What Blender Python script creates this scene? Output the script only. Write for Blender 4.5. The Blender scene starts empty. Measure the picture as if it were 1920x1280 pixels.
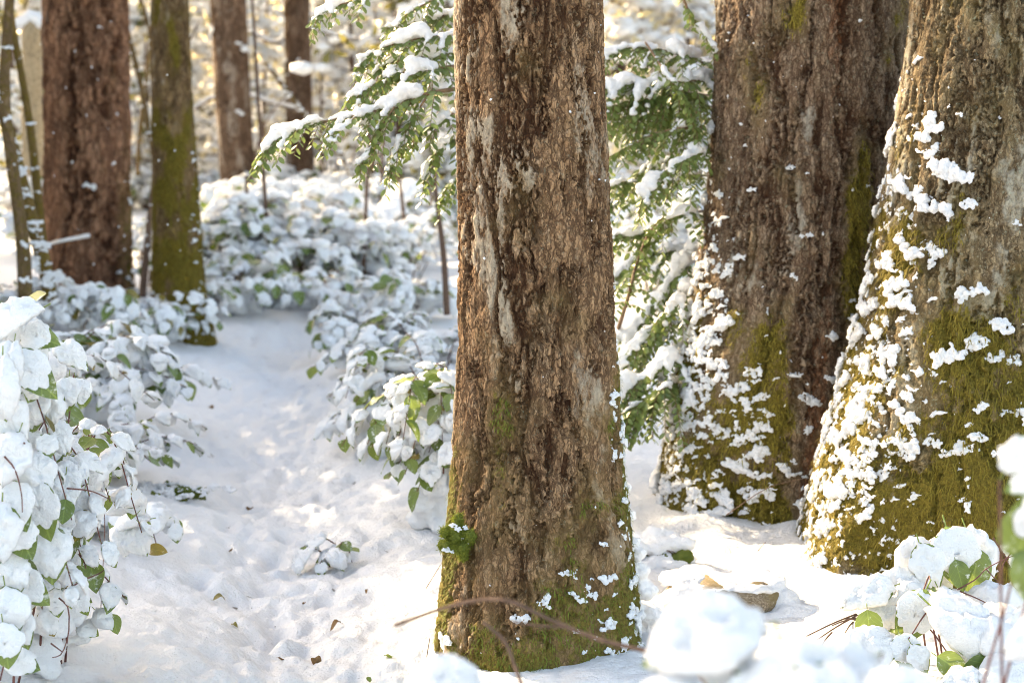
import bpy, math, random
import numpy as np
from mathutils import Vector, Matrix

random.seed(7)
RNG = np.random.default_rng(7)
scene = bpy.context.scene
col = scene.collection
R = math.radians

# ---------------------------------------------------------------- camera
FPX = 3200.0                       # focal length in photograph pixels (1920 wide)
HOR = 227.0                        # horizon row
CAM = Vector((0.0, 0.0, 1.5))
PITCH = math.atan((640 - HOR) / FPX)
cam_d = bpy.data.cameras.new('camera'); cam = bpy.data.objects.new('camera', cam_d)
col.objects.link(cam); scene.camera = cam
cam.location = CAM; cam.rotation_euler = (math.pi / 2 - PITCH, 0, 0)
cam_d.sensor_width = 36.0; cam_d.lens = 36.0 * FPX / 1920.0
cam_d.clip_start = 0.05; cam_d.clip_end = 1500
cam_d.dof.use_dof = True; cam_d.dof.focus_distance = 4.66; cam_d.dof.aperture_fstop = 3.5
cam_d.dof.aperture_blades = 0

# ---------------------------------------------------------------- light
SUN_EL, SUN_X, SUN_Y = 27.0, -0.70, 0.71      # towards the sun: back left
_l = math.hypot(SUN_X, SUN_Y); SUN_X /= _l; SUN_Y /= _l
to_sun = Vector((SUN_X * math.cos(R(SUN_EL)), SUN_Y * math.cos(R(SUN_EL)), math.sin(R(SUN_EL))))
sun_d = bpy.data.lights.new('sun', 'SUN'); sun = bpy.data.objects.new('sun', sun_d); col.objects.link(sun)
sun_d.energy = 3.1; sun_d.angle = R(0.6); sun_d.color = (1.0, 0.86, 0.66)
sun.rotation_euler = to_sun.to_track_quat('Z', 'Y').to_euler()
world = bpy.data.worlds.new('World'); scene.world = world; world.use_nodes = True
wn = world.node_tree.nodes; wl = world.node_tree.links
sky = wn.new('ShaderNodeTexSky'); sky.sky_type = 'NISHITA'; sky.sun_disc = False
sky.sun_elevation = R(SUN_EL); sky.sun_rotation = math.atan2(SUN_X, SUN_Y)
sky.air_density = 1.0; sky.dust_density = 3.0; sky.ozone_density = 0.6
bg = wn['Background']; bg.inputs[1].default_value = 0.15
wl.new(sky.outputs[0], bg.inputs[0])
vs = scene.view_settings
vs.view_transform = 'Standard'; vs.look = 'None'; vs.gamma = 1.0; vs.use_curve_mapping = False
vs.exposure = 2.52
vs.use_white_balance = True; vs.white_balance_temperature = 8150; vs.white_balance_tint = 10
scene.cycles.use_denoising = True; scene.cycles.use_adaptive_sampling = True; scene.cycles.adaptive_threshold = 0.02
scene.cycles.filter_width = 0.95
scene.cycles.max_bounces = 6; scene.cycles.diffuse_bounces = 3; scene.cycles.glossy_bounces = 2
scene.cycles.transmission_bounces = 3; scene.cycles.transparent_max_bounces = 4
scene.cycles.sample_clamp_indirect = 6.0

# ---------------------------------------------------------------- pixel helpers (photograph 1920x1280)
CP, SP = math.cos(PITCH), math.sin(PITCH)
def ray(px, py):
    a = (px - 960) / FPX; b = (640 - py) / FPX
    return Vector((a, CP + b * SP, -SP + b * CP))
def P(px, py, Y):
    d = ray(px, py); return CAM + d * (Y / d.y)
def pix(p):                          # arrays (...,3) -> px, py
    q = np.asarray(p) - np.array(CAM)
    f = q[..., 1] * CP - q[..., 2] * SP
    u = q[..., 1] * SP + q[..., 2] * CP
    return 960 + FPX * q[..., 0] / f, 640 - FPX * u / f
def m_per_px(Y): return Y / FPX

# ---------------------------------------------------------------- noise
_perm = np.random.default_rng(11).permutation(256); _perm = np.concatenate([_perm, _perm, _perm])
_g3 = np.array([[1,1,0],[-1,1,0],[1,-1,0],[-1,-1,0],[1,0,1],[-1,0,1],[1,0,-1],[-1,0,-1],
                [0,1,1],[0,-1,1],[0,1,-1],[0,-1,-1],[1,1,0],[-1,1,0],[0,-1,1],[0,-1,-1]], float)
def pnoise(x, y, z=0.0):
    x, y, z = np.broadcast_arrays(np.asarray(x, float), np.asarray(y, float), np.asarray(z, float))
    xi = np.floor(x).astype(int); yi = np.floor(y).astype(int); zi = np.floor(z).astype(int)
    xf = x - xi; yf = y - yi; zf = z - zi
    xi &= 255; yi &= 255; zi &= 255
    u = xf**3*(xf*(xf*6-15)+10); v = yf**3*(yf*(yf*6-15)+10); w = zf**3*(zf*(zf*6-15)+10)
    def g(dx, dy, dz):
        h = _perm[_perm[_perm[xi+dx] + yi+dy] + zi+dz] & 15
        gr = _g3[h]
        return gr[..., 0]*(xf-dx) + gr[..., 1]*(yf-dy) + gr[..., 2]*(zf-dz)
    a = g(0,0,0)*(1-u)+g(1,0,0)*u; b = g(0,1,0)*(1-u)+g(1,1,0)*u
    c = g(0,0,1)*(1-u)+g(1,0,1)*u; d = g(0,1,1)*(1-u)+g(1,1,1)*u
    return (a*(1-v)+b*v)*(1-w) + (c*(1-v)+d*v)*w
def fbm(x, y, z=0.0, o=4, gain=0.5):
    s = 0; a = 1.0; f = 1.0
    for i in range(o):
        s = s + a*pnoise(x*f+i*17.3, y*f+i*9.1, np.asarray(z)*f+i*5.7); a *= gain; f *= 2.03
    return s
def sstep(a, b, x):
    t = np.clip((x-a)/(b-a), 0, 1); return t*t*(3-2*t)
def voro(u, v, per, seed):
    iu = np.floor(u).astype(np.int64); iv = np.floor(v).astype(np.int64)
    f1 = np.full(u.shape, 9.0); f2 = np.full(u.shape, 9.0); idr = np.zeros(u.shape)
    for di in (-1, 0, 1):
        for dj in (-1, 0, 1):
            ci = iu+di; cj = iv+dj; cm = np.mod(ci, per)
            h = (cm*73856093) ^ (cj*19349663) ^ (seed*83492791)
            h = (h ^ (h >> 13)) * 1274126177 & 0x7fffffff
            r1 = (h & 1023)/1023.0; r2 = ((h >> 10) & 1023)/1023.0; r3 = ((h >> 20) & 1023)/1023.0
            d = np.hypot(ci+0.1+0.8*r1-u, cj+0.1+0.8*r2-v)
            near = d < f1
            f2 = np.where(near, f1, np.minimum(f2, d)); idr = np.where(near, r3, idr); f1 = np.where(near, d, f1)
    return f1, f2, idr

# ---------------------------------------------------------------- mesh helpers
def mesh_np(name, V, F, mat=None, smooth=True, attrs=None):
    V = np.asarray(V, np.float32); me = bpy.data.meshes.new(name)
    if isinstance(F, np.ndarray):
        n, k = F.shape; loops = F.astype(np.int32).ravel(); starts = np.arange(0, n*k, k, dtype=np.int32); tot = np.full(n, k, np.int32)
    else:
        loops = np.fromiter((i for f in F for i in f), np.int32); tot = np.array([len(f) for f in F], np.int32)
        starts = np.concatenate([[0], np.cumsum(tot)[:-1]]).astype(np.int32); n = len(F)
    me.vertices.add(len(V)); me.vertices.foreach_set('co', V.ravel())
    me.loops.add(len(loops)); me.loops.foreach_set('vertex_index', loops)
    me.polygons.add(n); me.polygons.foreach_set('loop_start', starts); me.polygons.foreach_set('loop_total', tot)
    if smooth: me.polygons.foreach_set('use_smooth', np.ones(n, bool))
    if attrs:
        for k, a in attrs.items():
            at = me.attributes.new(k, 'FLOAT', 'POINT'); at.data.foreach_set('value', np.asarray(a, np.float32).ravel())
    me.update(calc_edges=True); me.validate()
    if mat: me.materials.append(mat)
    return me
def link(name, me, parent=None, **props):
    o = bpy.data.objects.new(name, me); col.objects.link(o)
    if parent is not None: o.parent = parent
    for k, v in props.items(): o[k] = v
    return o
def thing(name, label, cat, loc=(0, 0, 0), group=None):
    o = bpy.data.objects.new(name, None); col.objects.link(o); o.location = loc; o.empty_display_size = 0.1
    o['label'] = label; o['category'] = cat
    if group: o['group'] = group
    return o
def tag(o, label, cat, group=None):
    o['label'] = label; o['category'] = cat
    if group: o['group'] = group
    return o
def basis(d, n, loc, s=1.0):         # y axis d, z axis near n
    d = Vector(d).normalized(); n = Vector(n); x = d.cross(n)
    if x.length < 1e-4: x = d.orthogonal()
    x.normalize(); n = x.cross(d)
    m = Matrix((( x.x*s, d.x*s, n.x*s, loc[0]), (x.y*s, d.y*s, n.y*s, loc[1]), (x.z*s, d.z*s, n.z*s, loc[2]), (0, 0, 0, 1)))
    return m
class MB:
    def __init__(s): s.v = []; s.f = []; s.n = 0
    def add(s, V, F):
        V = np.asarray(V, float); s.v.append(V); s.f.extend([[i+s.n for i in f] for f in F]); s.n += len(V)
    def mesh(s, name, mat, smooth=True):
        return mesh_np(name, np.concatenate(s.v), s.f, mat, smooth)
def curve(pts, n):                   # Catmull-Rom resample
    p = np.array([list(q) for q in pts], float)
    if len(p) == 2: return p[0] + (p[1]-p[0])*np.linspace(0, 1, n)[:, None]
    e = np.vstack([2*p[0]-p[1], p, 2*p[-1]-p[-2]]); m = len(p)-1
    t = np.linspace(0, m, n); i = np.minimum(t.astype(int), m-1); f = (t-i)[:, None]
    a, b, c, d = e[i], e[i+1], e[i+2], e[i+3]
    return 0.5*((2*b)+(c-a)*f+(2*a-5*b+4*c-d)*f*f+(3*b-a-3*c+d)*f**3)
def tube(pts, rad, k=6):
    p = np.asarray(pts, float); n = len(p); rad = np.broadcast_to(np.asarray(rad, float), (n,))
    T = np.gradient(p, axis=0); T /= np.linalg.norm(T, axis=1)[:, None]+1e-9
    up = np.array([0.13, 0.21, 0.97]); A = np.cross(T, up); bad = np.linalg.norm(A, axis=1) < 1e-3; A[bad] = [1, 0, 0]
    A /= np.linalg.norm(A, axis=1)[:, None]; B = np.cross(A, T)
    th = np.arange(k)*2*math.pi/k
    V = (p[:, None, :] + rad[:, None, None]*(np.cos(th)[None, :, None]*A[:, None, :] + np.sin(th)[None, :, None]*B[:, None, :])).reshape(-1, 3)
    F = [[j*k+i, j*k+(i+1) % k, (j+1)*k+(i+1) % k, (j+1)*k+i] for j in range(n-1) for i in range(k)]
    F.append(list(range(k))[::-1]); F.append([(n-1)*k+i for i in range(k)])
    return V, F
def ico(sub):
    import bmesh
    bm = bmesh.new(); bmesh.ops.create_icosphere(bm, subdivisions=sub, radius=1.0)
    V = np.array([v.co[:] for v in bm.verts]); F = np.array([[v.index for v in f.verts] for f in bm.faces]); bm.free()
    return V, F
ICO = {s: ico(s) for s in (1, 2, 3)}
# union of lumps -> one continuous snow surface (voxel remesh in a scratch scene)
_tmp = bpy.data.scenes.new('scratch')
def blob(name, sph, voxel, mat, smooth=4, amp=0.0, freq=60.0, sub=2):
    IV, IF = ICO[sub]; sph = np.asarray(sph, float)
    V = (sph[:, None, :3] + sph[:, None, 3:6]*IV[None]).reshape(-1, 3)
    F = (IF[None] + (np.arange(len(sph))*len(IV))[:, None, None]).reshape(-1, 3)
    me = mesh_np('tmp', V, F); o = bpy.data.objects.new('tmp', me); _tmp.collection.objects.link(o)
    m = o.modifiers.new('r', 'REMESH'); m.mode = 'VOXEL'; m.voxel_size = voxel
    if smooth: s = o.modifiers.new('s', 'SMOOTH'); s.factor = 0.5; s.iterations = smooth
    vl = _tmp.view_layers[0]; vl.update()
    ev = o.evaluated_get(vl.depsgraph); out = bpy.data.meshes.new_from_object(ev); out.name = name
    bpy.data.objects.remove(o); bpy.data.meshes.remove(me)
    if amp and len(out.vertices):
        n = len(out.vertices); co = np.empty(n*3, np.float32); out.vertices.foreach_get('co', co); co = co.reshape(-1, 3)
        no = np.empty(n*3, np.float32); out.vertices.foreach_get('normal', no); no = no.reshape(-1, 3)
        d = fbm(co[:, 0]*freq, co[:, 1]*freq, co[:, 2]*freq, 3, 0.6)*amp
        out.vertices.foreach_set('co', (co+no*d[:, None]).astype(np.float32).ravel()); out.update()
    out.polygons.foreach_set('use_smooth', np.ones(len(out.polygons), bool))
    out.materials.clear(); out.materials.append(mat)
    return out

def islands(me):
    """the separate lumps of a snow mesh, each as a mesh of its own"""
    nv = len(me.vertices); ed = np.empty(len(me.edges)*2, np.int32); me.edges.foreach_get('vertices', ed); ed = ed.reshape(-1, 2)
    lab = np.arange(nv)
    while True:
        m = np.minimum(lab[ed[:, 0]], lab[ed[:, 1]]); new = lab.copy(); np.minimum.at(new, ed[:, 0], m); np.minimum.at(new, ed[:, 1], m); new = new[new]
        if np.array_equal(new, lab): break
        lab = new
    ids, cnts = np.unique(lab, return_counts=True)
    if len(ids) == 1: return [me]
    co = np.empty(nv*3, np.float32); me.vertices.foreach_get('co', co); co = co.reshape(-1, 3)
    F = [list(p.vertices) for p in me.polygons]; out = []; mat = me.materials[0]; by = {}
    for f in F: by.setdefault(lab[f[0]], []).append(f)
    for i in ids:
        if len(by.get(i, ())) < 12: continue
        w = np.flatnonzero(lab == i); mp = {int(v): k for k, v in enumerate(w)}
        out.append(mesh_np(me.name, co[w], [[mp[v] for v in f] for f in by[i]], mat))
    return out
# ---------------------------------------------------------------- materials
def new_mat(name):
    m = bpy.data.materials.new(name); m.use_nodes = True
    nt = m.node_tree; return m, nt.nodes, nt.links, nt.nodes['Principled BSDF']
def ramp(n, l, src, stops):
    r = n.new('ShaderNodeValToRGB'); e = r.color_ramp.elements
    while len(e) < len(stops): e.new(0.5)
    for i, (p, c) in enumerate(stops):
        e[i].position = p; e[i].color = (*c, 1) if len(c) == 3 else c
    l.new(src, r.inputs[0]); return r.outputs[0]
def ntex(n, l, vec, scale, detail=4, rough=0.55):
    t = n.new('ShaderNodeTexNoise'); t.inputs['Scale'].default_value = scale; t.inputs['Detail'].default_value = detail
    t.inputs['Roughness'].default_value = rough
    if vec is not None: l.new(vec, t.inputs['Vector'])
    return t.outputs[0]
def mixc(n, l, f, a, b):
    m = n.new('ShaderNodeMix'); m.data_type = 'RGBA'
    for s, v in ((m.inputs[0], f), (m.inputs[6], a), (m.inputs[7], b)):
        if hasattr(v, 'links'): l.new(v, s)
        elif isinstance(v, (int, float)): s.default_value = v
        else: s.default_value = (*v, 1)
    return m.outputs[2]
def mathn(n, l, op, a, b=0.0, c=None, clamp=False):
    m = n.new('ShaderNodeMath'); m.operation = op; m.use_clamp = clamp
    for i, v in enumerate((a, b, c)):
        if v is None: continue
        if hasattr(v, 'links'): l.new(v, m.inputs[i])
        else: m.inputs[i].default_value = v
    return m.outputs[0]
def bump(n, l, h, strength, dist, normal=None):
    b = n.new('ShaderNodeBump'); b.inputs['Strength'].default_value = strength; b.inputs['Distance'].default_value = dist
    l.new(h, b.inputs['Height'])
    if normal is not None: l.new(normal, b.inputs['Normal'])
    return b.outputs[0]
def wpos(n):
    return n.new('ShaderNodeNewGeometry').outputs['Position']
def attr(n, name):
    a = n.new('ShaderNodeAttribute'); a.attribute_name = name; return a.outputs['Fac']

def snow_mat(name, grain=200.0, gs=0.75, dist=0.006):
    m, n, l, b = new_mat(name); p = wpos(n)
    b.inputs['Base Color'].default_value = (0.90, 0.91, 0.93, 1); b.inputs['Roughness'].default_value = 0.55
    b.inputs['Specular IOR Level'].default_value = 0.25
    b.inputs['Sheen Weight'].default_value = 0.0
    n1 = bump(n, l, ntex(n, l, p, grain, 3, 0.65), gs, dist)
    n2 = bump(n, l, ntex(n, l, p, grain*0.22, 3, 0.6), gs*0.6, dist*3, n1)
    l.new(n2, b.inputs['Normal'])
    tr = n.new('ShaderNodeBsdfTranslucent'); tr.inputs[0].default_value = (0.9, 0.91, 0.93, 1); l.new(n2, tr.inputs['Normal'])
    mx = n.new('ShaderNodeMixShader'); mx.inputs[0].default_value = 0.26
    l.new(b.outputs[0], mx.inputs[1]); l.new(tr.outputs[0], mx.inputs[2]); l.new(mx.outputs[0], n['Material Output'].inputs[0])
    return m
M_snow = snow_mat('snow_fresh')
M_ground = snow_mat('snow_ground', 130.0, 0.8, 0.009)
# a little leaf litter breaking through the trodden snow of the path
def ground_litter():
    n = M_ground.node_tree.nodes; l = M_ground.node_tree.links; b = n['Principled BSDF']; p = wpos(n)
    lit = attr(n, 'litter'); f = ntex(n, l, p, 28, 5, 0.65)
    s = mathn(n, l, 'MULTIPLY', mathn(n, l, 'GREATER_THAN', mathn(n, l, 'MULTIPLY', lit, f), 0.53), 0.9)
    c = ramp(n, l, ntex(n, l, p, 90, 2), [(0.3, (0.035, 0.022, 0.012)), (0.7, (0.12, 0.075, 0.035))])
    l.new(mixc(n, l, s, (0.90, 0.91, 0.93), c), b.inputs['Base Color'])
ground_litter()

def bark_mat(name, outer, inner, pale, mossc, lichen=0.35, grain=170.0, scale=42.0):
    m, n, l, b = new_mat(name); p = wpos(n)
    mp = n.new('ShaderNodeMapping'); mp.inputs['Scale'].default_value = (1, 1, 0.35); l.new(p, mp.inputs[0]); ps = mp.outputs[0]
    bk = attr(n, 'bark'); cell = attr(n, 'cell'); mo = attr(n, 'moss'); li = attr(n, 'lichen')
    f1 = ntex(n, l, ps, 55, 6, 0.7); f2 = ntex(n, l, p, grain, 4, 0.7); f3 = ntex(n, l, p, 14, 4, 0.6)
    h = mathn(n, l, 'ADD', bk, mathn(n, l, 'MULTIPLY_ADD', f1, 0.6, -0.30))
    c = ramp(n, l, h, [(0.10, tuple(x*0.6 for x in inner)), (0.30, inner), (0.58, tuple(0.5*(a+b_) for a, b_ in zip(inner, outer))), (0.9, outer)])
    red = sst(n, l, ntex(n, l, ps, 7, 3, 0.6), 0.48, 0.66)
    c = mixc(n, l, mathn(n, l, 'MULTIPLY', red, 0.45), c, tuple(0.35*a+0.65*b_*1.25 for a, b_ in zip(outer, inner)))
    wv = n.new('ShaderNodeTexNoise'); wv.inputs['Scale'].default_value = 38; wv.inputs['Detail'].default_value = 4; l.new(p, wv.inputs['Vector'])
    wa = n.new('ShaderNodeVectorMath'); wa.operation = 'MULTIPLY_ADD'; l.new(wv.outputs['Color'], wa.inputs[0]); wa.inputs[1].default_value = (0.030, 0.030, 0.045); l.new(p, wa.inputs[2])
    mv = n.new('ShaderNodeMapping'); mv.inputs['Scale'].default_value = (1, 1, 0.34); l.new(wa.outputs[0], mv.inputs[0])
    def vor(sc, feat):
        t = n.new('ShaderNodeTexVoronoi'); t.feature = feat; t.inputs['Scale'].default_value = sc; l.new(mv.outputs[0], t.inputs['Vector']); return t
    ed1 = sst(n, l, vor(scale, 'DISTANCE_TO_EDGE').outputs['Distance'], 0.0, 0.11); ed2 = sst(n, l, vor(scale*2.3, 'DISTANCE_TO_EDGE').outputs['Distance'], 0.0, 0.16)
    sx = n.new('ShaderNodeSeparateColor'); l.new(vor(scale*2.3, 'F1').outputs['Color'], sx.inputs[0]); sx1 = n.new('ShaderNodeSeparateColor'); l.new(vor(scale, 'F1').outputs['Color'], sx1.inputs[0])
    edge = mathn(n, l, 'MULTIPLY', ed1, mathn(n, l, 'MULTIPLY_ADD', ed2, 0.55, 0.45))
    mf = n.new('ShaderNodeMapping'); mf.inputs['Scale'].default_value = (1, 1, 0.13); l.new(wa.outputs[0], mf.inputs[0])
    fis = sst(n, l, mathn(n, l, 'ABSOLUTE', mathn(n, l, 'SUBTRACT', ntex(n, l, mf.outputs[0], scale*0.75, 4, 0.6), 0.5)), 0.004, 0.032)
    edge = mathn(n, l, 'MULTIPLY', edge, fis)
    flk = mathn(n, l, 'ADD', mathn(n, l, 'MULTIPLY', sx.outputs[0], 0.5), mathn(n, l, 'MULTIPLY', sx1.outputs[1], 0.5))
    cell = mathn(n, l, 'ADD', mathn(n, l, 'MULTIPLY', cell, 0.45), mathn(n, l, 'MULTIPLY', flk, 0.55))
    cr = mathn(n, l, 'ADD', cell, mathn(n, l, 'MULTIPLY_ADD', ntex(n, l, p, 70, 4, 0.7), 0.7, -0.35))
    tone = ramp(n, l, cr, [(0.12, tuple(x*0.42 for x in outer)), (0.38, tuple(0.5*a+0.7*b_ for a, b_ in zip(outer, inner))), (0.6, outer), (0.92, tuple(0.55*a+0.45*b_ for a, b_ in zip(outer, pale)))])
    c2 = mixc(n, l, mathn(n, l, 'MULTIPLY', sst(n, l, h, 0.15, 0.55), 0.62), c, tone)
    c2 = mixc(n, l, mathn(n, l, 'MULTIPLY', sst(n, l, mathn(n, l, 'ADD', attr(n, 'red'), mathn(n, l, 'MULTIPLY_ADD', f1, 1.2, -0.6)), 0.35, 0.7), 0.75), c2, (0.30, 0.105, 0.040))
    c2 = mixc(n, l, mathn(n, l, 'MULTIPLY_ADD', edge, -0.80, 0.80), c2, tuple(x*0.6 for x in inner))
    # pale grey weathered scales on the plate tops
    pm = mathn(n, l, 'MULTIPLY', sst(n, l, h, 0.62, 0.95), sst(n, l, mathn(n, l, 'ADD', li, mathn(n, l, 'MULTIPLY_ADD', f3, 0.9, -0.45)), 0.45, 0.62))
    c3 = mixc(n, l, mathn(n, l, 'MULTIPLY', pm, 0.85), c2, pale)
    c3 = mixc(n, l, mathn(n, l, 'MULTIPLY', sst(n, l, mathn(n, l, 'ADD', mo, mathn(n, l, 'MULTIPLY_ADD', f3, 0.6, -0.3)), -0.05, 0.55), 0.55), c3, tuple(0.62*a+0.4*b_ for a, b_ in zip(mossc, outer)))
    # crustose lichen specks
    sp = mathn(n, l, 'MULTIPLY', sst(n, l, ntex(n, l, p, 60, 3, 0.6), 0.60, 0.66), sst(n, l, f2, 0.45, 0.6))
    c4 = mixc(n, l, mathn(n, l, 'MULTIPLY', sp, lichen), c3, (0.40, 0.45, 0.33))
    fine = mixc(n, l, mathn(n, l, 'MULTIPLY', sst(n, l, f2, 0.5, 0.75), 0.35), c4, tuple(x*0.5 for x in inner))
    mc = ramp(n, l, ntex(n, l, p, 110, 4, 0.7), [(0.25, tuple(x*0.35 for x in mossc)), (0.5, mossc), (0.75, tuple(min(1, x*1.7) for x in mossc))])
    mm = sst(n, l, mathn(n, l, 'ADD', mo, mathn(n, l, 'MULTIPLY_ADD', ntex(n, l, p, 35, 5, 0.7), 1.0, -0.5)), 0.38, 0.58)
    l.new(mixc(n, l, mm, fine, mc), b.inputs['Base Color'])
    b.inputs['Roughness'].default_value = 0.85; b.inputs['Specular IOR Level'].default_value = 0.2
    n1 = bump(n, l, f2, 1.0, 0.006); n2 = bump(n, l, f1, 0.6, 0.012, n1)
    n3_ = bump(n, l, mathn(n, l, 'ADD', edge, mathn(n, l, 'MULTIPLY', flk, 0.8)), 0.8, 0.007*42/scale, n2); l.new(n3_, b.inputs['Normal'])
    return m
def sst(n, l, x, a, b):
    m = n.new('ShaderNodeMapRange'); m.interpolation_type = 'SMOOTHSTEP'
    m.inputs[1].default_value = a; m.inputs[2].default_value = b; l.new(x, m.inputs[0]); return m.outputs[0]
MOSS = (0.165, 0.125, 0.020)
M_bark1 = bark_mat('bark_fir_grey_brown', (0.450, 0.270, 0.145), (0.100, 0.042, 0.018), (0.52, 0.43, 0.32), (0.180, 0.135, 0.030))
M_bark2 = bark_mat('bark_fir_weathered', (0.370, 0.265, 0.178), (0.120, 0.055, 0.028), (0.45, 0.41, 0.34), MOSS, 0.6)
M_bark3 = bark_mat('bark_fir_lichen', (0.370, 0.275, 0.160), (0.115, 0.066, 0.031), (0.48, 0.45, 0.36), MOSS, 0.75)
M_bark4 = bark_mat('bark_fir_red', (0.400, 0.205, 0.120), (0.125, 0.048, 0.024), (0.30, 0.23, 0.18), (0.16, 0.13, 0.02), 0.1, 60.0, 16.0)
M_bark5 = bark_mat('bark_mossy', (0.25, 0.155, 0.075), (0.13, 0.070, 0.030), (0.38, 0.31, 0.23), (0.165, 0.115, 0.014), 0.2, 90.0, 26.0)
M_barkf = bark_mat('bark_far', (0.24, 0.155, 0.105), (0.12, 0.062, 0.036), (0.42, 0.35, 0.29), (0.13, 0.09, 0.02), 0.1, 40.0, 12.0)

def plain(name, c, rough=0.8, var=0.4, scale=60.0, spec=0.3):
    m, n, l, b = new_mat(name); f = ntex(n, l, wpos(n), scale, 4, 0.6)
    l.new(ramp(n, l, f, [(0.3, tuple(x*(1-var) for x in c)), (0.7, tuple(min(1, x*(1+var)) for x in c))]), b.inputs['Base Color'])
    b.inputs['Roughness'].default_value = rough; b.inputs['Specular IOR Level'].default_value = spec
    l.new(bump(n, l, f, 0.4, 0.004), b.inputs['Normal']); return m
M_twig = plain('twig_bark', (0.11, 0.065, 0.045)); M_stemred = plain('stem_red', (0.14, 0.055, 0.045), 0.6)
M_litter = plain('dead_leaf', (0.16, 0.085, 0.03), 0.7); M_wood = plain('weathered_wood', (0.34, 0.25, 0.15), 0.8, 0.35, 25)
M_branch = plain('branch_bark', (0.17, 0.105, 0.06))
def leaf_mat(name, a, b_, trans=0.35, rough=0.38, scale=9.0, vein=False):
    m, n, l, b = new_mat(name); p = wpos(n)
    oi = n.new('ShaderNodeObjectInfo').outputs['Random']
    f = mathn(n, l, 'ADD', mathn(n, l, 'MULTIPLY', oi, 0.5), mathn(n, l, 'MULTIPLY', ntex(n, l, p, scale, 3), 0.55))
    c = ramp(n, l, f, [(0.2, a), (0.75, b_)])
    if vein:
        tc = n.new('ShaderNodeTexCoord'); sp = n.new('ShaderNodeSeparateXYZ'); l.new(tc.outputs['Object'], sp.inputs[0])
        ax = mathn(n, l, 'ABSOLUTE', sp.outputs[0]); rib = sst(n, l, ax, 0.022, 0.006)
        sv = mathn(n, l, 'SINE', mathn(n, l, 'MULTIPLY_ADD', sp.outputs[1], 42.0, mathn(n, l, 'MULTIPLY', ax, -40.0))); sv = mathn(n, l, 'MULTIPLY', sst(n, l, sv, 0.9, 1.0), 0.35)
        c = mixc(n, l, mathn(n, l, 'MAXIMUM', mathn(n, l, 'MULTIPLY', rib, 0.6), sv), c, tuple(min(1, x*1.8) for x in b_))
        c = mixc(n, l, mathn(n, l, 'MULTIPLY', sst(n, l, ntex(n, l, p, 16, 3), 0.55, 0.75), 0.5), c, tuple(x*0.55 for x in a))
        film = mathn(n, l, 'MULTIPLY', sst(n, l, ntex(n, l, p, 42, 5, 0.7), 0.55, 0.72), 0.8); c = mixc(n, l, film, c, (0.85, 0.87, 0.88))
    l.new(c, b.inputs['Base Color']); b.inputs['Roughness'].default_value = rough
    l.new(bump(n, l, ntex(n, l, p, 220, 2), 0.25, 0.003), b.inputs['Normal'])
    tr = n.new('ShaderNodeBsdfTranslucent'); l.new(mixc(n, l, 0.35, c, tuple(min(1, x*2.2) for x in b_)), tr.inputs[0])
    mx = n.new('ShaderNodeMixShader'); mx.inputs[0].default_value = trans
    l.new(b.outputs[0], mx.inputs[1]); l.new(tr.outputs[0], mx.inputs[2]); l.new(mx.outputs[0], n['Material Output'].inputs[0])
    return m
M_leaf = leaf_mat('broad_leaf', (0.06, 0.110, 0.020), (0.16, 0.21, 0.045), 0.3, 0.4, 9.0, True)
M_leafold = leaf_mat('broad_leaf_yellowing', (0.10, 0.11, 0.02), (0.24, 0.17, 0.03), 0.3, 0.4, 9.0, True)
M_huck = leaf_mat('small_leaf', (0.085, 0.135, 0.040), (0.22, 0.27, 0.08), 0.3, 0.35)
M_needle = leaf_mat('fir_needles', (0.030, 0.050, 0.016), (0.06, 0.085, 0.025), 0.25, 0.5, 2.0)
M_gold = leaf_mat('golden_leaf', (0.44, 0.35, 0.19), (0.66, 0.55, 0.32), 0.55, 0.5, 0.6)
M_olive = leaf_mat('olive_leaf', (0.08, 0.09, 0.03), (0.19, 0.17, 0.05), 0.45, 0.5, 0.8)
M_moss = leaf_mat('moss_strand', (0.11, 0.085, 0.010), (0.30, 0.24, 0.035), 0.45, 0.8, 60.0)
M_mossg = leaf_mat('moss_green', (0.09, 0.12, 0.016), (0.20, 0.23, 0.03), 0.4, 0.8, 60.0)

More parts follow.
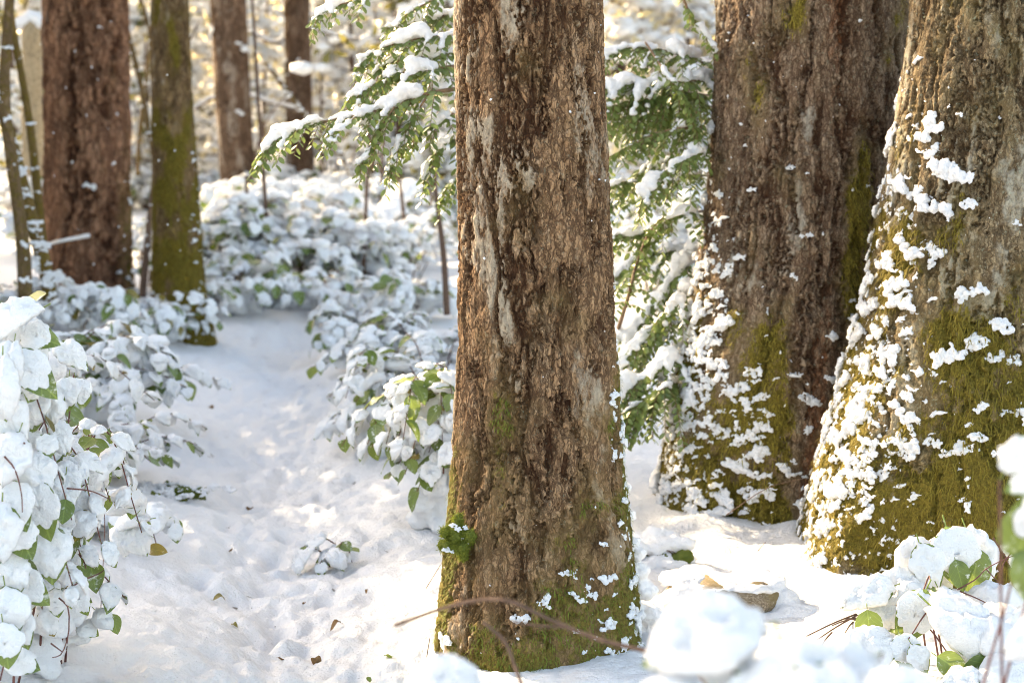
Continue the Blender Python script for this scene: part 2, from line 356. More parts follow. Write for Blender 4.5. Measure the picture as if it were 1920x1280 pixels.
# ---------------------------------------------------------------- ground
_pc = [P(q[0], q[1], 1) for q in ()]
PATH_Y = np.array([-5, 3.0, 4.56, 6.2, 8.4, 10.2, 11.6, 12.6, 14.0])
PATH_X = np.array([-0.40, -0.50, -0.62, -0.85, -1.18, -1.45, -1.55, -1.40, -1.0])
TREE_SPOTS = []          # (x, y, r)
DIMP = []
_r = np.random.default_rng(5)
for k in range(90):
    y = 4.4 + 8*_r.random()**1.2; x = np.interp(y, PATH_Y, PATH_X) + _r.normal(0, 0.20)
    DIMP.append((x, y, 0.035+0.03*_r.random(), 0.012+0.016*_r.random(), 0.0))
for k in range(430):
    y = 4.3 + 8*_r.random()**1.3; x = np.interp(y, PATH_Y, PATH_X) + _r.normal(0, 0.27)
    DIMP.append((x, y, 0.020+0.024*_r.random(), 0.012+0.020*_r.random(), _r.random()))
def ground_h(x, y, detail=True, lit=None):
    x = np.asarray(x, float); y = np.asarray(y, float)
    dx = x - np.interp(y, PATH_Y, PATH_X); on = sstep(14.0, 12.0, y)
    h = 0.05*fbm(x*0.5, y*0.5, 3.1, 3)*sstep(2, 6, y)
    h = h - 0.12*np.exp(-(dx/0.36)**2)*on
    h = h + 0.10*sstep(-0.45, -1.0, dx)*on*sstep(16, 8, y) + 0.03*sstep(0.55, 1.0, dx)*on*sstep(0.6, 0.2, x)
    far = sstep(13, 22, y)
    h = h + far*(0.10*(fbm(x*0.35, y*0.35, 7.7, 3)+0.3))
    h = h + sstep(24, 60, y)*0.4
    h = h*(1-0.7*sstep(0.3, 0.7, x)*sstep(9, 7, y))
    for (cx_, cy_, r_) in ((0.075, 4.82, 0.30), (1.07, 6.68, 0.45), (1.64, 5.85, 0.60)):
        d_ = np.hypot(x-cx_, y-cy_); h = h + (0.012 if cy_ < 5 else 0.03)*np.exp(-((d_-r_-0.05)/0.10)**2)*(0.6+0.9*fbm(x*3.1, y*3.1, 4.4, 2))
    if detail:
        near = sstep(40, 8, y)
        pth = np.exp(-(dx/0.5)**2)*on
        b = np.abs(fbm(x*4.2, y*4.2, 1.3, 3))
        h = h + near*(0.022*fbm(x*2.1, y*2.1, 5.0, 3) + 0.030*b*(0.30+0.70*pth))
        h = h + near*0.017*fbm(x*12, y*12, 2.0, 4, 0.55)*(0.35+pth)
        for (cx, cy, r, d, _) in DIMP:
            m = (np.abs(x-cx) < 3*r) & (np.abs(y-cy) < 3*r*1.5)
            if np.any(m):
                q = np.exp(-(((x[m]-cx)/r)**2+((y[m]-cy)/(r*1.4))**2)); h[m] -= d*q
                if lit is not None and _ > 0.60: lit[m] = np.maximum(lit[m], q)
    return h
def gz(x, y): return float(ground_h(np.array([x]), np.array([y]), False)[0])
def G(px, py):
    d = ray(px, py); Y = 6.0
    for _ in range(12):
        p = CAM + d*(Y/d.y); z = gz(p.x, p.y); Y = max(1.0, min(200.0, d.y*(CAM.z-z)/(-d.z))) if d.z < -1e-3 else 200
    return CAM + d*(Y/d.y)
def build_ground():
    ys = [-60, -30, -15, -6, -2, 0.5, 2, 3, 3.5]
    for py in np.arange(1420, 262, -2.7):
        ys.append(1.5*FPX/(py-HOR))
    ys += [160, 210, 300, 450, 700, 1100]
    ys = np.array(sorted(set(ys)))
    s = np.concatenate([-np.geomspace(0.36, 9, 26)[::-1], np.linspace(-0.355, 0.355, 350), np.geomspace(0.36, 9, 26)])
    Y = np.repeat(ys[:, None], len(s), 1); X = s[None]*np.maximum(Y, 4.0)
    lit = np.zeros_like(X); H = ground_h(X, Y, True, lit)
    V = np.stack([X, Y, H], -1).reshape(-1, 3); nr, nc = X.shape
    i = (np.arange(nr-1)[:, None]*nc + np.arange(nc-1)[None]).ravel()
    F = np.stack([i, i+1, i+nc+1, i+nc], 1)
    o = link('snowy_ground', mesh_np('snowy_ground', V, F, M_ground, True, {'litter': lit}), kind='structure')
    o['label'] = 'snow covered forest floor with a trodden path'
build_ground()

# ---------------------------------------------------------------- tree trunks
class Trunk: pass
def make_trunk(prof, Yc, seed, nth=360, nrow=700, ztop=16.0, plate=(0.055, 0.20), depth=0.022, lean=(0, 0), flare=0.10, mossf=None, lichf=None, mat=None, zlo=-0.12, back=40, crack=0.30, zdense=None, redf=None):
    """prof: rows (py, left px, right px) measured at depth Yc."""
    pr = []
    for (py, a, b) in prof:
        p0 = P(a, py, Yc); p1 = P(b, py, Yc); pr.append((p0.z, (p0.x+p1.x)/2, (p1.x-p0.x)/2))
    pr.sort(); pr = np.array(pr)
    zt = pr[-1, 0] if zdense is None else zdense
    z = np.concatenate([np.linspace(zlo, zt+0.12, nrow), zt+0.12+np.cumsum(np.geomspace(0.02, 1.6, 30))*((ztop-zt)/np.sum(np.geomspace(0.02, 1.6, 30)))])
    def itp(c):
        zz = pr[:, 0]; dz0 = (pr[1, c]-pr[0, c])/(zz[1]-zz[0])
        v = np.interp(z, zz, pr[:, c])
        k = np.ones(25)/25; vp = np.pad(v[:nrow], 12, mode='edge'); v[:nrow] = np.convolve(vp, k, 'valid'); return v
    cx = itp(1); r = itp(2)
    hi = z > zt
    if len(pr) > 2:
        slope = (pr[-1, 1]-pr[-3, 1])/(pr[-1, 0]-pr[-3, 0]); cx[hi] = cx[nrow-14] + slope*(z[hi]-zt)
    r[hi] = r[nrow-14]*np.clip(1-(z[hi]-zt)/(ztop*1.25), 0.2, 1)
    cy = Yc + lean[1]*z
    fr = np.linspace(-math.pi/2-1.95, -math.pi/2+1.95, nth); bk = np.linspace(fr[-1], fr[0]+2*math.pi, back+2)[1:-1]
    th = np.concatenate([fr, bk]); nt = len(th)
    TH = np.repeat(th[None], len(z), 0); Z = np.repeat(z[:, None], nt, 1); RR = r[:, None]
    rm = float(np.median(r[:nrow])); circ = 2*math.pi*rm
    cs, sn = np.cos(TH), np.sin(TH)
    # buttress lobes
    zb = np.clip(1-(Z-0.0)/0.75, 0, 1)**1.6
    lob = fbm(cs*1.3+seed, sn*1.3, Z*0.5, 2)
    Rr = RR*(1+flare*zb*(lob*1.6)) + RR*0.035*fbm(cs*1.1, sn*1.1, Z*0.9+seed*3.3, 2)
    # warped plate pattern
    wx = fbm(cs*rm*9+seed, sn*rm*9, Z*5, 3); wz = fbm(cs*rm*7, sn*rm*7+seed, Z*4, 3)
    N1 = max(6, int(round(circ/plate[0]))); tw = (TH+math.pi)/(2*math.pi); q = 0.055/plate[0]
    wj = fbm(cs*rm*55*q+2, sn*rm*55*q, Z*34*q, 3, 0.6)
    def n3(F, st, off, o=3, g=0.5): return fbm(cs*rm*F*q+off+0.16*wj+0.30*wx, sn*rm*F*q+0.16*wj-0.30*wz, Z*F*q/st+seed*1.7+off, o, g)
    st = plate[1]/plate[0]
    A1 = np.abs(n3(7.5, st*1.25, 1.1, 4)); r1 = sstep(0.01, crack*0.36, A1)*0.82 + 0.18*sstep(0.05, 0.5, A1)
    r2 = sstep(0.0, crack*0.30, np.abs(n3(17.0, st*1.0, 4.7, 4)))
    mask = sstep(-0.25, 0.25, n3(5, 2.0, 8.8, 2))
    u = tw*N1*1.6 + 1.3*wx + 0.5*wj; v = Z/(plate[1]*0.55) + 1.2*wz + 0.35*wj
    f1, f2, c1 = voro(u, v, int(N1*1.6) or 1, seed) if False else voro(tw*int(N1*1.6)+1.3*wx+0.5*wj, v, int(N1*1.6), seed)
    e1 = sstep(0.0, 0.16, f2-f1)
    N2 = N1*4
    g1, g2, c2 = voro(tw*N2+1.8*wx+1.2*wj, Z/(plate[1]*0.16)+1.6*wz+0.9*wj, N2, seed+5)
    e2 = sstep(0.0, 0.10, g2-g1)
    N3 = int(N1*2.2); k1, k2, c3 = voro(tw*N3+1.5*wx+0.8*wj, Z/(plate[1]*0.30)+1.4*wz+0.6*wj, N3, seed+9)
    e3 = sstep(0.0, 0.08, k2-k1)
    l1 = n3(16, 1.7, 2.2, 4, 0.55); l2 = n3(40, 1.3, 6.1, 3, 0.6)
    def terrace(x, k):
        y_ = x*k; f = np.floor(y_); d = y_-f; return (f+sstep(0.44, 0.56, d))/k
    lay = terrace(l1, 6)*0.8 + terrace(l2, 3)*0.35
    fine = fbm(cs*rm*110, sn*rm*110, Z*70, 3, 0.65)
    hgt = 0.70*r1*(0.72+0.28*r2*mask+0.28*(1-mask)) + 0.05*(e2*c2+0.3*(e2-1)) + 0.10*(e3*c3+0.3*(e3-1)) + 0.20*lay + 0.05*fine + 0.10
    hgt = np.clip(hgt, -0.25, 1.35)
    D = depth*(hgt-0.75)
    bark = np.clip(hgt, 0, 1)
    moss = mossf(cs, sn, Z, fbm(cs*rm*6, sn*rm*6, Z*4+seed, 3)) if mossf else np.zeros_like(Z)
    lich = lichf(cs, sn, Z, fbm(cs*rm*5+7, sn*rm*5, Z*1.6+seed, 3)) if lichf else np.full_like(Z, 0.3)
    D = D + 0.006*np.clip(moss, 0, 1)*(0.5+fbm(cs*rm*60, sn*rm*60, Z*50, 2))
    Rt = Rr+D
    X = cx[:, None] + Rt*cs; Yv = cy[:, None] + Rt*sn
    Pg = np.stack([X, Yv, Z], -1)
    nz = len(z); i0 = np.arange(nz-1)[:, None]*nt; i = np.arange(nt)[None]; j = (i+1) % nt
    F = np.stack([i0+i, i0+j, i0+nt+j, i0+nt+i], -1).reshape(-1, 4)
    t = Trunk()
    t.mesh = mesh_np('trunk', Pg.reshape(-1, 3), F, mat, True, {'bark': bark, 'cell': np.clip(c2*0.4+c3*0.25+0.175+0.9*lay*0.5, 0, 1), 'moss': moss, 'lichen': lich, 'red': redf(cs, Z) if redf else np.zeros_like(Z)})
    dn = np.stack([cs, sn, np.zeros_like(cs)], -1)
    # outward normals of the smooth trunk incl. flare
    t.P = Pg[:nrow]; t.N = dn[:nrow]; t.S = cs[:nrow]; t.SN = sn[:nrow]; t.moss = moss[:nrow]; t.h = bark[:nrow]; t.nth = nth
    t.base = Vector((float(cx[0]), Yc, 0.0)); t.r = r; t.z = z; t.cx = cx; t.ztop = ztop
    px, py = pix(t.P); t.px = px; t.py = py
    return t
def at_pixel(t, px, py):
    d = (t.px-px)**2 + (t.py-py)**2 + np.where(t.SN > 0.2, 1e9, 0)
    k = np.unravel_index(np.argmin(d), d.shape); return t.P[k], t.N[k]

# ---- crown: limbs and sprays of needles, shared by the firs
def crown_mesh(name, z0, z1, rad, n, seed, mat, size=(0.25, 0.6)):
    r = np.random.default_rng(seed); mb = MB()
    zz = z0 + (z1-z0)*r.random(n)**1.2; rr = rad*(1-(zz-z0)/(z1-z0)*0.85)*np.sqrt(r.random(n))*(0.6+0.4*r.random(n)); th = r.random(n)*2*math.pi
    cxyz = np.stack([rr*np.cos(th), rr*np.sin(th), zz-0.25*rr], 1)
    a = r.normal(size=(n, 3)); a[:, 2] *= 0.35; a /= np.linalg.norm(a, axis=1)[:, None]
    b = r.normal(size=(n, 3)); b -= a*np.sum(a*b, 1)[:, None]; b /= np.linalg.norm(b, axis=1)[:, None]
    s = (size[0]+(size[1]-size[0])*r.random(n))[:, None]
    V = np.stack([cxyz-a*s, cxyz-b*s*0.35, cxyz+a*s, cxyz+b*s*0.35], 1).reshape(-1, 3)
    mb.v.append(V); mb.n = len(V); mb.f = [[4*i, 4*i+1, 4*i+2, 4*i+3] for i in range(n)]
    for k in range(26):
        z = z0+(z1-z0)*k/26; L = rad*(1-(z-z0)/(z1-z0)*0.85); t = r.random()*6.28
        pts = curve([(0, 0, z), (L*0.5*math.cos(t), L*0.5*math.sin(t), z+0.05*L), (L*math.cos(t), L*math.sin(t), z-0.25*L)], 5)
        mb.add(*tube(pts, np.linspace(0.05, 0.012, 5), 5))
    return mb.mesh(name, mat, False)
CROWNS = [crown_mesh('crown', 0, 11, 2.6, 2600, 31+i, M_needle) for i in range(3)]

# ---- lumps of snow that cling to bark (popcorn texture)
def clump_mesh(seed):
    r = np.random.default_rng(seed); sp = []; lobes = [(r.uniform(-.32, .32), r.uniform(-.16, .16), r.uniform(.10, .22)) for _ in range(r.integers(3, 6))]
    for k in range(34):
        lx, lz, lr = lobes[k % len(lobes)]; x = lx+r.normal(0, lr*.8); rr = r.uniform(.055, .125)
        sp.append((x, 0.02+0.10*r.random(), lz+r.normal(0, lr*.45)-0.12*abs(x), rr, rr*0.8, rr*0.9))
    return max(islands(blob('snow_clump', sp, 0.028, M_snow, 1, 0.04, 12.0, 1)), key=lambda m: len(m.polygons))
CLUMPS = [clump_mesh(100+i) for i in range(16)]
def clump_low(seed):
    r = np.random.default_rng(seed); sp = []
    for k in range(14):
        rr = r.uniform(.09, .17); x = r.normal(0, .26); sp.append((x, .03+.08*r.random(), r.normal(0, .15)-.12*abs(x), rr, rr*.8, rr*.85))
    me = blob('low', sp, 0.125, M_snow, 1, 0.05, 9.0, 1); me = max(islands(me), key=lambda m: len(m.polygons))
    return np.array([v.co[:] for v in me.vertices]), [list(p.vertices) for p in me.polygons]
LOW = [clump_low(150+i) for i in range(10)]
def small_clumps(t, e, dens, n, wr, seed):
    r = np.random.default_rng(seed); g = np.clip(dens(t.S, t.SN, t.P[..., 2], t.px, t.py), 0, None)*(t.SN < 0.45)*(t.P[..., 2] > 0.0); g = g.ravel()/g.sum()
    mb = MB()
    for k in r.choice(g.size, n, p=g, replace=False):
        p = t.P.reshape(-1, 3)[k]; y = Vector(t.N.reshape(-1, 3)[k])+Vector((0, 0, .3)); y.normalize(); x = y.cross(Vector((0, 0, 1))).normalized(); z = x.cross(y); w = wr[0]+(wr[1]-wr[0])*r.random()**2.2
        M = np.array([list(x), list(y*.8), list(z)])*w; V, F = LOW[r.integers(10)]; mb.add(V @ M + p, F)
    o = link('small_snow_clumps', mb.mesh('small_snow_clumps', M_snow), e, kind='stuff'); o.matrix_local = e.matrix_basis.inverted()
def put_clump(parent, p, n, w, k=None, hs=1.0, name='snow_clump'):
    me = CLUMPS[random.randrange(16) if k is None else k]
    o = link(name, me, parent); n = Vector(n)
    y = (n+Vector((0, 0, 0.25))).normalized(); x = y.cross(Vector((0, 0, 1))).normalized()*(1 if random.random() < 0.5 else -1); zc = x.cross(y)
    if zc.z < 0: zc = -zc
    s = w; d_ = s*0.95; M = Matrix(((x.x*s, y.x*d_, zc.x*s*hs, p[0]), (x.y*s, y.y*d_, zc.y*s*hs, p[1]), (x.z*s, y.z*d_, zc.z*s*hs, p[2]), (0, 0, 0, 1)))
    roll = Matrix.Rotation(random.uniform(-0.5, 0.5), 4, 'Y')
    o.matrix_local = (parent.matrix_basis.inverted() @ M @ roll) if parent is not None else M @ roll
    return o
def strands(t, n, seed, mat, minm=0.45, L=(0.008, 0.028), w=0.0016, zmax=9, parent=None):
    r = np.random.default_rng(seed); m = (t.moss > minm) & (t.P[..., 2] > -0.02) & (t.P[..., 2] < zmax) & (t.SN < 0.6)
    idx = np.argwhere(m)
    if len(idx) == 0: return
    idx = idx[r.integers(0, len(idx), n)]; p = t.P[idx[:, 0], idx[:, 1]]; nn = t.N[idx[:, 0], idx[:, 1]]
    ln = (L[0]+(L[1]-L[0])*r.random(n)**2)[:, None]
    tg = np.cross(nn, [0, 0, 1.0]); side = tg*(w*(0.6+0.9*r.random(n)))[:, None]
    a = p - nn*0.002; jit = r.normal(size=(n, 3))*0.35
    mid = a + nn*ln*0.45 + np.array([0, 0, -0.35])*ln + jit*ln*0.5; tip = mid + nn*ln*0.10 + np.array([0, 0, -0.75])*ln + jit*ln*0.5
    V = np.stack([a-side, a+side, mid+side*0.8, mid-side*0.8, tip], 1).reshape(-1, 3); b = np.arange(n)*5
    F = [[k, k+1, k+2, k+3] for k in b]+[[k+3, k+2, k+4] for k in b]
    o = link('moss', mesh_np('moss', V, F, mat, False), parent, kind='stuff'); o.matrix_local = parent.matrix_basis.inverted()
    return o
def dust(t, f, n, seed, parent, rr=(0.0015, 0.006)):
    """small flecks of snow caught in the bark, one part"""
    r = np.random.default_rng(seed); g = f(t.S, t.SN, t.P[..., 2])*(t.h > 0.25)*(t.SN < 0.5); g = g.ravel()/g.sum()
    k = r.choice(g.size, n, p=g); p = t.P.reshape(-1, 3)[k]; nn = t.N.reshape(-1, 3)[k]
    IV, IF = ICO[1]; s = (rr[0]+(rr[1]-rr[0])*r.random(n)**2.2)[:, None]
    sc = s[:, :, None]*(0.7+0.7*r.random((n, 1, 3)))
    V = (p[:, None]+nn[:, None]*0.001 + IV[None]*sc*(1+0.25*r.normal(size=(n, len(IV), 1)))).reshape(-1, 3)
    F = (IF[None]+(np.arange(n)*len(IV))[:, None, None]).reshape(-1, 3)
    o = link('snow_flecks', mesh_np('snow_flecks', V, F, M_snow), parent, kind='stuff'); o.matrix_local = parent.matrix_basis.inverted()
def tree_thing(name, label, t, crown=0, cz=7.0, cs=1.0, cat='tree', group=None):
    e = thing(name, label, cat, (t.base.x, t.base.y, 0), group)
    o = link('trunk', t.mesh, e); o.matrix_local = e.matrix_basis.inverted()
    if crown is not None:
        c = link('crown', CROWNS[crown], e); c.location = (0, 0, cz); c.scale = (cs, cs, cs); c.rotation_euler.z = random.random()*6
    return e
def scatter(t, e, dens, n, wr, seed):
    r = np.random.default_rng(seed); g = np.clip(dens(t.S, t.SN, t.P[..., 2], t.px, t.py), 0, None)*(t.SN < 0.55)*(t.P[..., 2] > 0.0); g = g.ravel()/g.sum()
    ks = r.choice(g.size, n*3, p=g, replace=False); pts = t.P.reshape(-1, 3); nn = t.N.reshape(-1, 3); used = []; c = 0
    for k in ks:
        w = wr[0]+(wr[1]-wr[0])*r.random()**2.0; p = pts[k]
        if any((p[0]-q[0])**2+(p[1]-q[1])**2+((p[2]-q[2])*1.5)**2 < (0.25*(w+q[3]))**2 for q in used): continue
        used.append((*p, w)); put_clump(e, p, nn[k], w, hs=0.75+0.5*r.random()); c += 1
        if c >= n: break
ZPY = lambda py, Y: P(960, py, Y).z

# T1: the fir in the middle
Y1 = 4.62+0.2
t1 = make_trunk([(-60, 849, 1126), (0, 850, 1128), (250, 856, 1136), (500, 860, 1148), (640, 862, 1153), (850, 853, 1165), (1000, 842, 1183), (1100, 832, 1194), (1200, 820, 1200), (1300, 808, 1210)],
    Y1, 3, 340, 600, 19.0, (0.046, 0.19), 0.025, crack=0.50, mat=M_bark1,
    mossf=lambda c, s, z, n: -0.10 + 0.36*sstep(1.1, 0.3, z) + 0.22*sstep(0.28, 0.0, z) + 0.38*sstep(-0.72, -1.0, c)*sstep(0.9, 0.4, z) + 0.22*sstep(0.6, 1.0, c)*sstep(1.1, 0.5, z) + 0.50*n,
    lichf=lambda c, s, z, n: 0.24 + 0.30*sstep(0.5, 1.6, z) + 0.12*sstep(-0.5, -0.95, c) + 0.9*n)
e1 = tree_thing('fir_tree', 'grey brown fir trunk with furrowed bark standing in the middle, left of the huckleberry sprays', t1, 0, 8)
e1['label'] = 'grey brown fir with furrowed bark in the middle, moss tuft low on its left side'
z12 = ZPY(640, Y1)
scatter(t1, e1, lambda c, s, z, px, py: 3.0*sstep(0.80, 0.98, c)*sstep(z12+0.35, 0.1, z) + 1.3*sstep(-0.1, 0.6, c)*sstep(0.45, 0.12, z) + 0.22*sstep(0.22, 0.02, z), 190, (0.012, 0.085), 41)
strands(t1, 9000, 61, M_mossg, 0.42, (0.005, 0.018), 0.0013, parent=e1)
dust(t1, lambda c, s, z: 0.15+sstep(0.5, 1, c)*1.5+sstep(0.5, 0.0, z), 90, 62, e1, (0.0012, 0.004))
_rd = np.random.default_rng(12)
for me in islands(blob('snow_drift', [(*(np.array(P(px_+_rd.uniform(-8, 8), py_+_rd.uniform(-8, 8), 4.9))), w_*m_per_px(4.9), w_*m_per_px(4.9), w_*.8*m_per_px(4.9)) for px_, py_, w_ in [(1190, 1010, 18), (1196, 1040, 22), (1200, 1075, 24), (1206, 1110, 26), (1212, 1150, 28), (1214, 1190, 32), (1216, 1230, 36), (1210, 1260, 40), (1182, 960, 13), (1176, 920, 10), (1190, 1130, 18), (1192, 1180, 20)]], 0.005, M_snow, 2, 0.012, 22)):
    o_ = link('snow_drift', me, e1); o_.matrix_local = e1.matrix_basis.inverted()
# tuft of moss on the left side of T1, with snow on it
def moss_tuft():
    p, n = at_pixel(t1, 874, 1002); r = np.random.default_rng(3); p = np.array(p)+np.array(n)*0.022
    me = blob('moss_tuft', [(p[0]+r.normal(0, .016), p[1]-0.012+r.normal(0, .010), p[2]+r.normal(0, .026), .014, .014, .016) for _ in range(26)], 0.003, M_mossg, 1, 0.006, 90)
    o = link('moss_tuft', me, e1); o.matrix_local = e1.matrix_basis.inverted()
    n_ = len(me.vertices); co = np.empty(n_*3, np.float32); me.vertices.foreach_get('co', co); co = co.reshape(-1, 3)
    no = np.empty(n_*3, np.float32); me.vertices.foreach_get('normal', no); no = no.reshape(-1, 3)
    k = r.integers(0, n_, 2600); a = co[k]; d = no[k]+r.normal(size=(2600, 3))*0.5; L = (0.004+0.007*r.random(2600))[:, None]
    sd = np.cross(d, r.normal(size=(2600, 3))); sd /= np.linalg.norm(sd, axis=1)[:, None]; sd *= 0.0011
    V = np.stack([a-sd, a+sd, a+d*L], 1).reshape(-1, 3); F = np.arange(7800).reshape(-1, 3)
    o2 = link('moss_fuzz', mesh_np('moss_fuzz', V, F, M_mossg, False), o, kind='stuff')
    for dx, dz, w in ((-0.012, 0.036, 0.04), (0.014, 0.03, 0.025), (0.004, 0.0, 0.018), (-0.03, -0.03, 0.035), (0.016, -0.012, 0.02)):
        put_clump(e1, (p[0]+dx, p[1]-0.028, p[2]+dz), (0, -1, 0.4), w)
moss_tuft()

# T2: big weathered fir, right, behind
Y2 = 6.68
t2 = make_trunk([(-60, 1348, 1705), (0, 1346, 1704), (150, 1340, 1702), (300, 1331, 1698), (430, 1320, 1690), (560, 1300, 1680), (700, 1272, 1672), (820, 1258, 1675), (920, 1250, 1690), (1000, 1238, 1710)],
    Y2, 8, 270, 430, 22.0, (0.048, 0.30), 0.034, mat=M_bark2, flare=0.16,
    mossf=lambda c, s, z, n: 0.0 + 0.62*sstep(ZPY(440, Y2), ZPY(720, Y2), z) + 0.85*np.exp(-((c-0.33)/0.20)**2)*np.exp(-((z-ZPY(400, Y2))/0.30)**2) + 0.45*np.exp(-((c+0.28)/0.09)**2)*sstep(ZPY(140, Y2), ZPY(20, Y2), z) - 0.75*np.exp(-((c-0.12)/0.16)**2) + 0.55*n,
    lichf=lambda c, s, z, n: 0.12 + 0.35*sstep(-0.2, -0.9, c) + 0.8*n, crack=0.44, redf=lambda c, z: 0.62*np.exp(-((c-0.06-0.10*np.sin(z*1.7))/0.17)**2)*(0.75+0.35*np.sin(z*3.1+1)))
e2 = tree_thing('fir_tree', 'wide fir behind the huckleberry, red inner bark showing, base crusted with snow', t2, 1, 9, 1.2)
zA, zB, zC = ZPY(430, Y2), ZPY(640, Y2), ZPY(960, Y2)
D2 = lambda c, s, z, px, py: 4.0*sstep(-0.62, -0.97, c)*sstep(ZPY(300, Y2), zB, z) + (1.5*sstep(-0.1, -0.6, c)+0.55)*sstep(ZPY(600, Y2), ZPY(720, Y2), z)*(1-0.9*np.exp(-((c-0.16)/0.14)**2)) + 0.10*sstep(ZPY(150, Y2), zA, z)
scatter(t2, e2, D2, 300, (0.03, 0.165), 42); small_clumps(t2, e2, D2, 700, (0.018, 0.085), 142)
strands(t2, 9000, 63, M_moss, 0.40, (0.008, 0.03), 0.0018, parent=e2)
dust(t2, lambda c, s, z: 0.2+sstep(0.0, -0.9, c)+sstep(0.9, 0.2, z), 160, 64, e2, (0.0015, 0.007))

# T3: big mossy fir, right edge, in front
Y3 = 5.85
t3 = make_trunk([(-60, 1716, 2075), (0, 1712, 2072), (100, 1702, 2075), (280, 1672, 2090), (420, 1646, 2100), (560, 1622, 2112), (700, 1593, 2130), (880, 1548, 2150), (1000, 1525, 2170), (1120, 1505, 2200)],
    Y3, 14, 270, 440, 22.0, (0.055, 0.22), 0.030, crack=0.40, mat=M_bark3, flare=0.16,
    mossf=lambda c, s, z, n: 0.06 + 0.52*sstep(ZPY(380, Y3), ZPY(760, Y3), z) + 0.35*sstep(-0.75, -0.98, c)*sstep(ZPY(200, Y3), ZPY(400, Y3), z) - 0.25*sstep(-0.1, 0.4, c)*sstep(ZPY(900, Y3), ZPY(500, Y3), z) + 0.55*n,
    lichf=lambda c, s, z, n: 0.22 + 0.25*sstep(0.3, 1.4, z) + 0.8*n)
e3 = tree_thing('fir_tree', 'broad mossy fir at the right edge, its left flank plastered with snow clumps', t3, 2, 9, 1.2)
D3 = lambda c, s, z, px, py: 7.0*sstep(-0.50, -0.95, c)*sstep(ZPY(60, Y3), ZPY(420, Y3), z)*(0.35+0.65*sstep(ZPY(500, Y3), ZPY(800, Y3), z)) + (0.85*sstep(0.2, -0.6, c)+0.35)*sstep(ZPY(480, Y3), ZPY(800, Y3), z) + 0.12*sstep(ZPY(150, Y3), ZPY(300, Y3), z)
scatter(t3, e3, D3, 300, (0.03, 0.15), 43); small_clumps(t3, e3, D3, 800, (0.016, 0.075), 143)
strands(t3, 16000, 65, M_moss, 0.40, (0.008, 0.034), 0.0017, parent=e3)
dust(t3, lambda c, s, z: 0.25+sstep(0.0, -0.9, c)+sstep(1.0, 0.2, z), 180, 66, e3, (0.0015, 0.006))

# T4: red brown fir on the left, T5: mossy thin trunk
Y4 = 15.2
t4 = make_trunk([(-60, 84, 236), (0, 82, 238), (200, 83, 241), (400, 86, 244), (500, 85, 247), (560, 80, 252), (640, 74, 258)], Y4, 21, 130, 230, 24.0, (0.10, 0.55), 0.075, crack=0.5, mat=M_bark4, zlo=-0.4,
    mossf=lambda c, s, z, n: -0.05+0.45*sstep(0.75, 0.97, c)*sstep(1.6, 0.6, z)+0.35*sstep(-0.8, -0.97, c)*sstep(1.6, 0.4, z)+0.2*n, lichf=lambda c, s, z, n: 0.05+0.5*sstep(-0.6, -0.95, c)+0.4*n, back=40)
e4 = tree_thing('fir_tree', 'thick red brown fir at the left with falling snow in front', t4, 0, 10, 1.4)
scatter(t4, e4, lambda c, s, z, px, py: 1.0*sstep(0.75, 0.98, c)*sstep(2, 0.4, z)+0.5*sstep(0.35, 0.1, z)+0.05, 16, (0.04, 0.12), 44)
Y5 = 11.7
t5 = make_trunk([(-60, 282, 350), (0, 283, 352), (200, 285, 360), (400, 288, 374), (520, 288, 382), (590, 287, 394), (640, 285, 405), (680, 283, 410)], Y5, 25, 110, 240, 18.0, (0.06, 0.20), 0.022, mat=M_bark5, zlo=-0.3, flare=0.14,
    mossf=lambda c, s, z, n: 0.22+0.40*sstep(1.9, 0.9, z)+0.8*n-0.1*sstep(0.1, -0.7, c)*sstep(1.2, 2.0, z), lichf=lambda c, s, z, n: 0.2+0.3*sstep(1.2, 2.2, z)+0.6*n, back=40)
e5 = tree_thing('mossy_tree', 'slender olive mossy trunk standing at the left edge of the path', t5, 1, 8, 0.9)
scatter(t5, e5, lambda c, s, z, px, py: 1.0*sstep(0.55, 0.95, c)*sstep(2, 0.4, z)+1.6*sstep(0.45, 0.0, z)+0.02, 100, (0.015, 0.075), 45)
strands(t5, 7000, 67, M_moss, 0.45, (0.01, 0.035), 0.003, parent=e5)

def far_tree(label, prof, Yc, seed, mossx=0.0, cr=0, name='fir_tree', group=None, snow=10, mat=None):
    t = make_trunk(prof, Yc, seed, 50, 100, 24.0, (0.14, 0.5), 0.05, mat=mat or M_barkf, zlo=-0.5, back=20,
        mossf=lambda c, s, z, n: -0.2+mossx*sstep(-0.7, -0.97, c)+0.35*mossx*sstep(1.5, 0.3, z)+0.2*n, lichf=lambda c, s, z, n: 0.3+0.6*n+0.25*sstep(-0.2, -0.9, c))
    e = tree_thing(name, label, t, cr, 9+seed % 3, 1.3, group=group)
    if snow: scatter(t, e, lambda c, s, z, px, py: 0.3+sstep(1.2, 0.2, z)+0.8*sstep(-0.6, -0.95, c), snow, (0.08, 0.30), seed)
    return e
far_tree('brown fir behind the mossy trunk, crossed by a snowy horizontal bough', [(-60, 392, 458), (0, 394, 460), (150, 402, 468), (300, 412, 476), (360, 416, 482), (420, 416, 488)], 24.0, 33, 0.3, 1, snow=26)
far_tree('narrower brown fir with a sunlit gold left rim, left of the huckleberry sprays', [(-60, 530, 578), (0, 532, 580), (200, 536, 585), (340, 538, 590), (400, 536, 594)], 27.0, 37, 0.7, 2, snow=22)
far_tree('dull brown trunk just right of the middle fir, above the huckleberry', [(-60, 1128, 1172), (0, 1130, 1172), (140, 1130, 1174), (330, 1128, 1178)], 33.0, 38, 0.2, 0)
